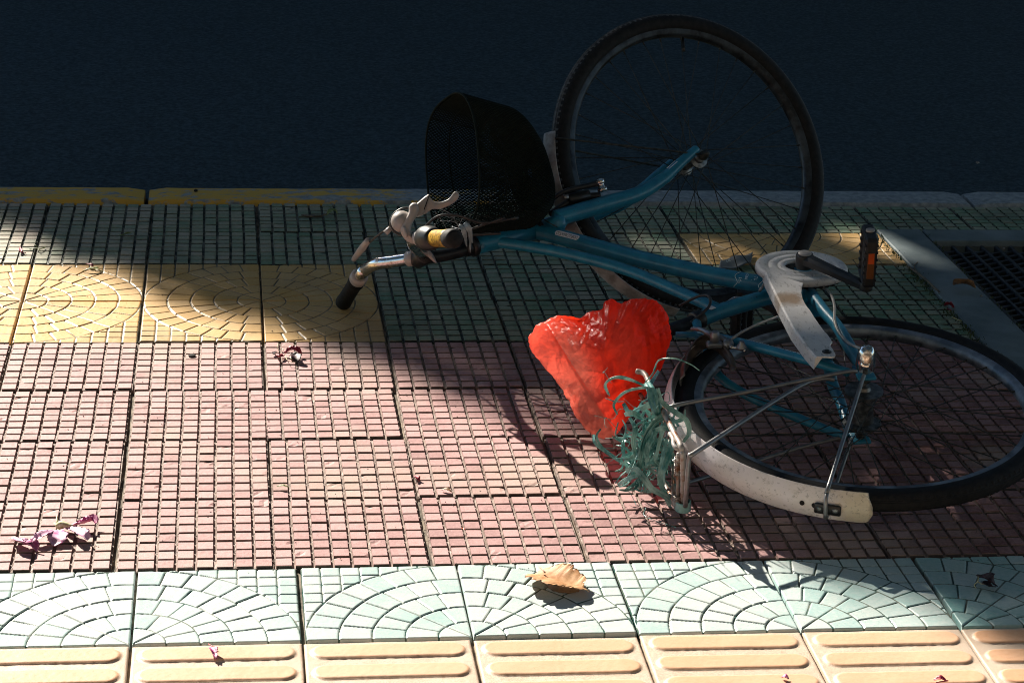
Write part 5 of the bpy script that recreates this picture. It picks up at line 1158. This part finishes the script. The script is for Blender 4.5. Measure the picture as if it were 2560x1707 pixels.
ff += [(bd[k], bd[k]+112, bd[(k+1) % len(bd)]+112, bd[(k+1) % len(bd)]) for k in range(len(bd))]
scrap = empty('plastic_wrapper', tuple((1.3465, 0.4242, 0.0000))); tag(scrap, 'crumpled dark grey plastic wrapper behind the chain guard on the tiles', 'wrapper')
MB().add(vs+vs2, ff).obj('sheet', 'scrap', scrap, True, V3((1.3465, 0.4242, 0.0000)))
v, f = text_mesh('US', .012); P_ = np.array([V3((1.3036, 0.3385, 0.0220))+sx_*a[0]+V3(.1, .9, .3)*a[1] for a in v])
MB().add(P_, f).obj('lettering', 'decalw', scrap, False, V3((1.3465, 0.4242, 0.0000)))
# pale grit and pebbles one can make out
for k, (px_, r_, lab) in enumerate((((2.3789, 1.7499, -0.1200), .006, 'pale pebble on the dark road at the right'), ((2.0330, 0.5445, -0.0100), .004, 'tiny white pebble on the iron grate'), ((1.8406, 0.1414, 0.0060), .0035, 'white crumb on the granite strip near the brown leaf'),
                                   ((1.7102, -0.0704, 0.0020), .003, 'white crumb on the green tiles just above the rear tyre'), ((0.1012, 0.9665, 0.0040), .006, 'dark pebble on the yellow painted kerb'))):
    v, f = lathe(px_, (0, 0, 1), [(r_*.7, -.0005), (r_, r_*.3), (r_*.7, r_*.75), (r_*.2, r_*.9)], 9); v = np.array(v)+rng.normal(0, r_*.09, (len(v), 3))
    o = mesh('pebble', v, f, 'hole' if k == 4 else 'pebble', True); shift(o, V3(px_)); tag(o, lab, 'pebble', 'scattered pebbles')
# moss and weeds in the joint along the granite
M['moss'] = mat('joint_moss', (.02, .045, .015), (.06, .09, .03), .8, scale=80)
M['moss2'] = mat('dry_weed', (.10, .11, .05), (.05, .07, .03), .8, scale=80)
ms = MB()
for k in range(900):
    y = rng.uniform(-.65, .62); x = 1.745+rng.normal(0, .008)-(.012*rng.random()); h = rng.uniform(.002, .009)
    if rng.random() < .25: x = 1.862+rng.normal(0, .006); 
    c = V3(x, y, 0); d = V3(rng.normal(0, .5), rng.normal(0, .5), 1); d = unit(d); s_ = unit(np.cross(d, rng.normal(0, 1, 3)))*rng.uniform(.0008, .0024)
    ms.add([c-s_, c+s_, c+d*h+s_*.4, c+d*h*1.1-s_*.4, c-s_+d*.0005], [(0, 1, 2, 3)], 0 if rng.random() < .8 else 1)
tag(ms.obj('moss', ['moss', 'moss2'], None, False, V3(1.75, 0, 0)), kind='stuff', label='dark green moss and weeds along the granite strip', cat='moss')
# sand grains and crumbs scattered in the joints
gr_ = MB()
for k in range(1600):
    x = rng.uniform(-.5, 1.75); y = rng.uniform(-1.2, .0) if rng.random() < .75 else rng.uniform(-.0, .85); r_ = rng.uniform(.0006, .0017)
    if rng.random() < .6: x = round(x/.25)*.25+rng.normal(0, .002)
    v = V3(x, y, .0002)+r_*np.array([(1, 0, 0), (0, 1, 0), (-1, 0, 0), (0, -1, 0), (0, 0, .9), (0, 0, -.8)])*rng.uniform(.6, 1.2, (6, 1))
    gr_.add(v, [(0, 1, 4), (1, 2, 4), (2, 3, 4), (3, 0, 4), (1, 0, 5), (2, 1, 5), (3, 2, 5), (0, 3, 5)], int(rng.random() < .5))
tag(gr_.obj('grit', ['pebble', 'twig'], None, False, V3(.6, -.4, 0)), kind='stuff', label='loose grit scattered in the tile joints', cat='grit')

# ------------------------------------------------------------------ far pavement and the street tree that shades the place
plane('far_pavement', -40, 40, 9.0, 60, .0, 'stone')
M['bark'] = mat('bark', (.10, .075, .05), (.20, .16, .12), .9, scale=14, bmp=.8)
def leaf_mat():
    m, nt, b = new_mat('street_tree_leaf'); nt.links.new(ramp(nt, noi(nt, 3, 4), [(.35, (.035, .08, .02)), (.65, (.075, .13, .035))]), b.inputs['Base Color']); b.inputs['Roughness'].default_value = .5; return m
M['treeleaf'] = leaf_mat()
sv = SUN/SUN[2]
YB = [(-4, 1.1), (-1.2, .90), (-.6, .78), (-.42, .77), (-.314, .70), (-.21, .53), (-.084, .41), (.064, .26), (.247, .06), (.473, -.20), (.573, -.38), (.70, -.52), (.85, -.63), (.95, -.72), (1.0, -.93), (1.04, -1.09), (1.12, -1.165), (1.25, -1.25), (1.32, -1.38), (1.42, -1.50), (2, -1.9), (4, -2.7), (7, -3.6)]  # wanted edge of the ground shade; the unseen crown is shaped to it
yb = lambda x: float(np.interp(x, [a for a, _ in YB], [b for _, b in YB]))
GAPS = [((1.29, .535), (1.68, .535), .045, .55), ((1.455, -.735), (1.364, -.92), .048, .9), ((1.364, -.92), (1.368, -1.03), .03, .75), ((1.00, -.41), (1.28, -.55), .03, .35), ((.80, -.50), (.62, -.46), .08, .7), ((.62, -.14), (.74, -.50), .07, .45)]  # openings cut in the crown to let sun onto bike parts and tiles
def gap(x, y, pad=0.):
    """how much of the crown is missing here"""
    g = 0
    for a, b, r, k in GAPS:
        a = np.array(a); b = np.array(b); p = np.array((x, y)); t = np.clip(((p-a) @ (b-a))/((b-a) @ (b-a)), 0, 1)
        if np.linalg.norm(p-a-(b-a)*t) < r+pad: g = max(g, k)
    return g
LV = []; LF = []; nl = 0
def add_leaf(gx_, gy_, size, h):
    global nl
    c = V3(gx_, gy_, 0)+sv*h; nrm = unit(SUN*.8+rng.normal(0, .45, 3)); a = unit(np.cross(nrm, rng.normal(0, 1, 3))); b = np.cross(nrm, a)
    LV.extend([c-a*size*.5, c-b*size*.28-a*size*.05+nrm*size*.08, c+a*size*.55, c+b*size*.28-a*size*.05+nrm*size*.08]); LF.append((nl, nl+1, nl+2)); LF.append((nl, nl+2, nl+3)); nl += 4
def height(x, y):
    q = ((x-1.5)/5)**2+((y-2.2)/5)**2; return rng.uniform(5.0, 5.6+3.0*max(0, 1-q))
n_ = 0
while n_ < 13500:          # twig-sized leaves along the rim of the crown
    x = rng.uniform(-2.2, 3.2); d = rng.uniform(-.02, 1.08)
    if rng.random() < .012: d = -abs(rng.normal(0, .05))
    y = yb(x)+d*1.1
    n_ += 1
    if d > 0 and d < .16 and rng.random() > .35+d*4: continue
    if rng.random() < gap(x, y): continue
    add_leaf(x, y, rng.uniform(.06, .11), height(x, y))
for _ in range(18000):     # sprays inside
    x = rng.uniform(-4.5, 6.5); y = yb(x)+rng.uniform(.35, 8.0)
    if rng.random() < min(1, gap(x, y, .16)*1.5): continue
    add_leaf(x, y, rng.uniform(.20, .36), height(x, y))
tr = empty('unseen_street_tree', (-3.6, 11.2, 0)); tag(tr, 'broad leafy street tree across the road whose crown shades the pavement', 'tree')
trb = MB(); tb = V3(-3.6, 11.2, 0); ctr = V3(1.2, 1.6, 0)+sv*5.4
trb.tube(smooth_path([tb-V3(0, 0, .1), tb+V3(.05, 0, 1.5), tb*.6+ctr*.4+V3(0, 0, .9), ctr], 6), [.26, .21, .17, .12], 14)
trb.obj('trunk', 'bark', tr, True, tb)
for k in range(16):
    a = rng.uniform(-.3, 6.2); rad = rng.uniform(1.2, 3.6); gx_, gy_ = 1.5+rad*math.cos(a), 2.4+rad*.8*math.sin(a)
    if gy_ < yb(gx_)+.5: continue
    e_ = V3(gx_, gy_, 0)+sv*rng.uniform(5.6, 6.8); s0 = tb*.45+ctr*.55+V3(0, 0, .8) if k % 2 else ctr
    MB().tube(smooth_path([s0, (s0+e_)/2+rng.normal(0, .15, 3), e_], 5), [.08, .05, .015], 8).obj('limb', 'bark', tr, True, tb)
o = mesh('crown', LV, LF, 'treeleaf', False, tr); shift(o, tb)
# an added, unseen second tree behind the camera; its crown shuts out sky light
t2 = empty('unseen_street_tree', (-4.2, -6.5, 0)); tag(t2, 'added unseen tree behind the viewer with a wide low crown that cuts sky light', 'tree'); t2b = V3(-4.2, -6.5, 0)
tk = MB(); tk.tube(smooth_path([t2b-V3(0, 0, .1), t2b+V3(.1, .1, 2), t2b+V3(.8, 1.2, 4.2), V3(.0, -2.0, 5.4)], 6), [.24, .19, .15, .09], 14); tk.obj('trunk', 'bark', t2, True, t2b)
LV, LF, nl = [], [], 0
for _ in range(46000):
    x = rng.uniform(-13, 14); y = rng.uniform(-9, 13); h = 4.6+1.9*rng.random()+.5*math.sin(x*.9)*math.cos(y*.7)
    gy2 = y-1.45*h; gx2 = x+.72*h
    # keeps clear of the sun's way to the lit tiles
    if gy2 > -3.2 and (gy2 < yb(min(7, max(-4, gx2)))+.3 or gap(gx2, gy2, .19) > 0): continue
    size = rng.uniform(.24, .42); c = V3(x, y, h); nrm = unit(rng.normal(0, .6, 3)+V3(0, 0, 1)); a = unit(np.cross(nrm, rng.normal(0, 1, 3))); b = np.cross(nrm, a)
    LV.extend([c-a*size*.5, c-b*size*.28-a*size*.05+nrm*size*.08, c+a*size*.55, c+b*size*.28-a*size*.05+nrm*size*.08]); LF.append((nl, nl+1, nl+2)); LF.append((nl, nl+2, nl+3)); nl += 4
o = mesh('crown', LV, LF, 'treeleaf', False, t2); shift(o, t2b)
for e_ in ((-3.5, -2, 5.3), (3.5, -4, 5.5), (2.5, .5, 5.6), (-1, 1.6, 5.4), (5.5, -1.0, 5.6)):
    MB().tube(smooth_path([V3(-1.2, -3.4, 5.0), (V3(-1.2, -3.4, 5.2)+V3(e_))/2+V3(0, 0, .3), V3(e_)], 5), [.08, .05, .015], 8).obj('limb', 'bark', t2, True, t2b)
# added, unseen facades behind the viewer and across the road, to cut sky light
M['plaster'] = mat('weathered_plaster', (.20, .17, .14), (.27, .24, .20), .85, scale=2)
M['glass'] = mat('window_glass', (.02, .03, .035), rough=.08)
def unseen_house(y0, sgn, H, floors, label, W=44):
    hb_ = V3(0, y0, 0); hs = empty('unseen_house', tuple(hb_)); tag(hs, label, 'unseen_house')
    MB().box(hb_+V3(0, -3*sgn, H/2), E3, (W, 6, H), 0).obj('wall', 'plaster', hs, False, hb_)
    for fl_n in range(floors):
        for wx in range(-8, 9):
            wp = hb_+V3(wx*2.5, .02*sgn, 2.0+fl_n*3.3); wf_ = MB()
            for dx, dz, sx2, sz2 in ((-.58, 0, .06, 1.6), (.58, 0, .06, 1.6), (0, .80, 1.22, .06), (0, -.80, 1.30, .08), (0, 0, .05, 1.5)): wf_.box(wp+V3(dx, .01*sgn, dz), E3, (sx2, .08, sz2), .1)
            fo = wf_.obj('window', 'stone', hs, False, hb_); MB().box(wp, E3, (1.10, .03, 1.52), 0).obj('pane', 'glass', fo, False, hb_)
unseen_house(-11.5, 1, 12, 3, 'added unseen three storey plastered facade behind the viewer that cuts sky light')
unseen_house(21.0, -1, 12.6, 3, 'added unseen plastered facade across the road that cuts low sky light')
bpy.context.view_layer.update()
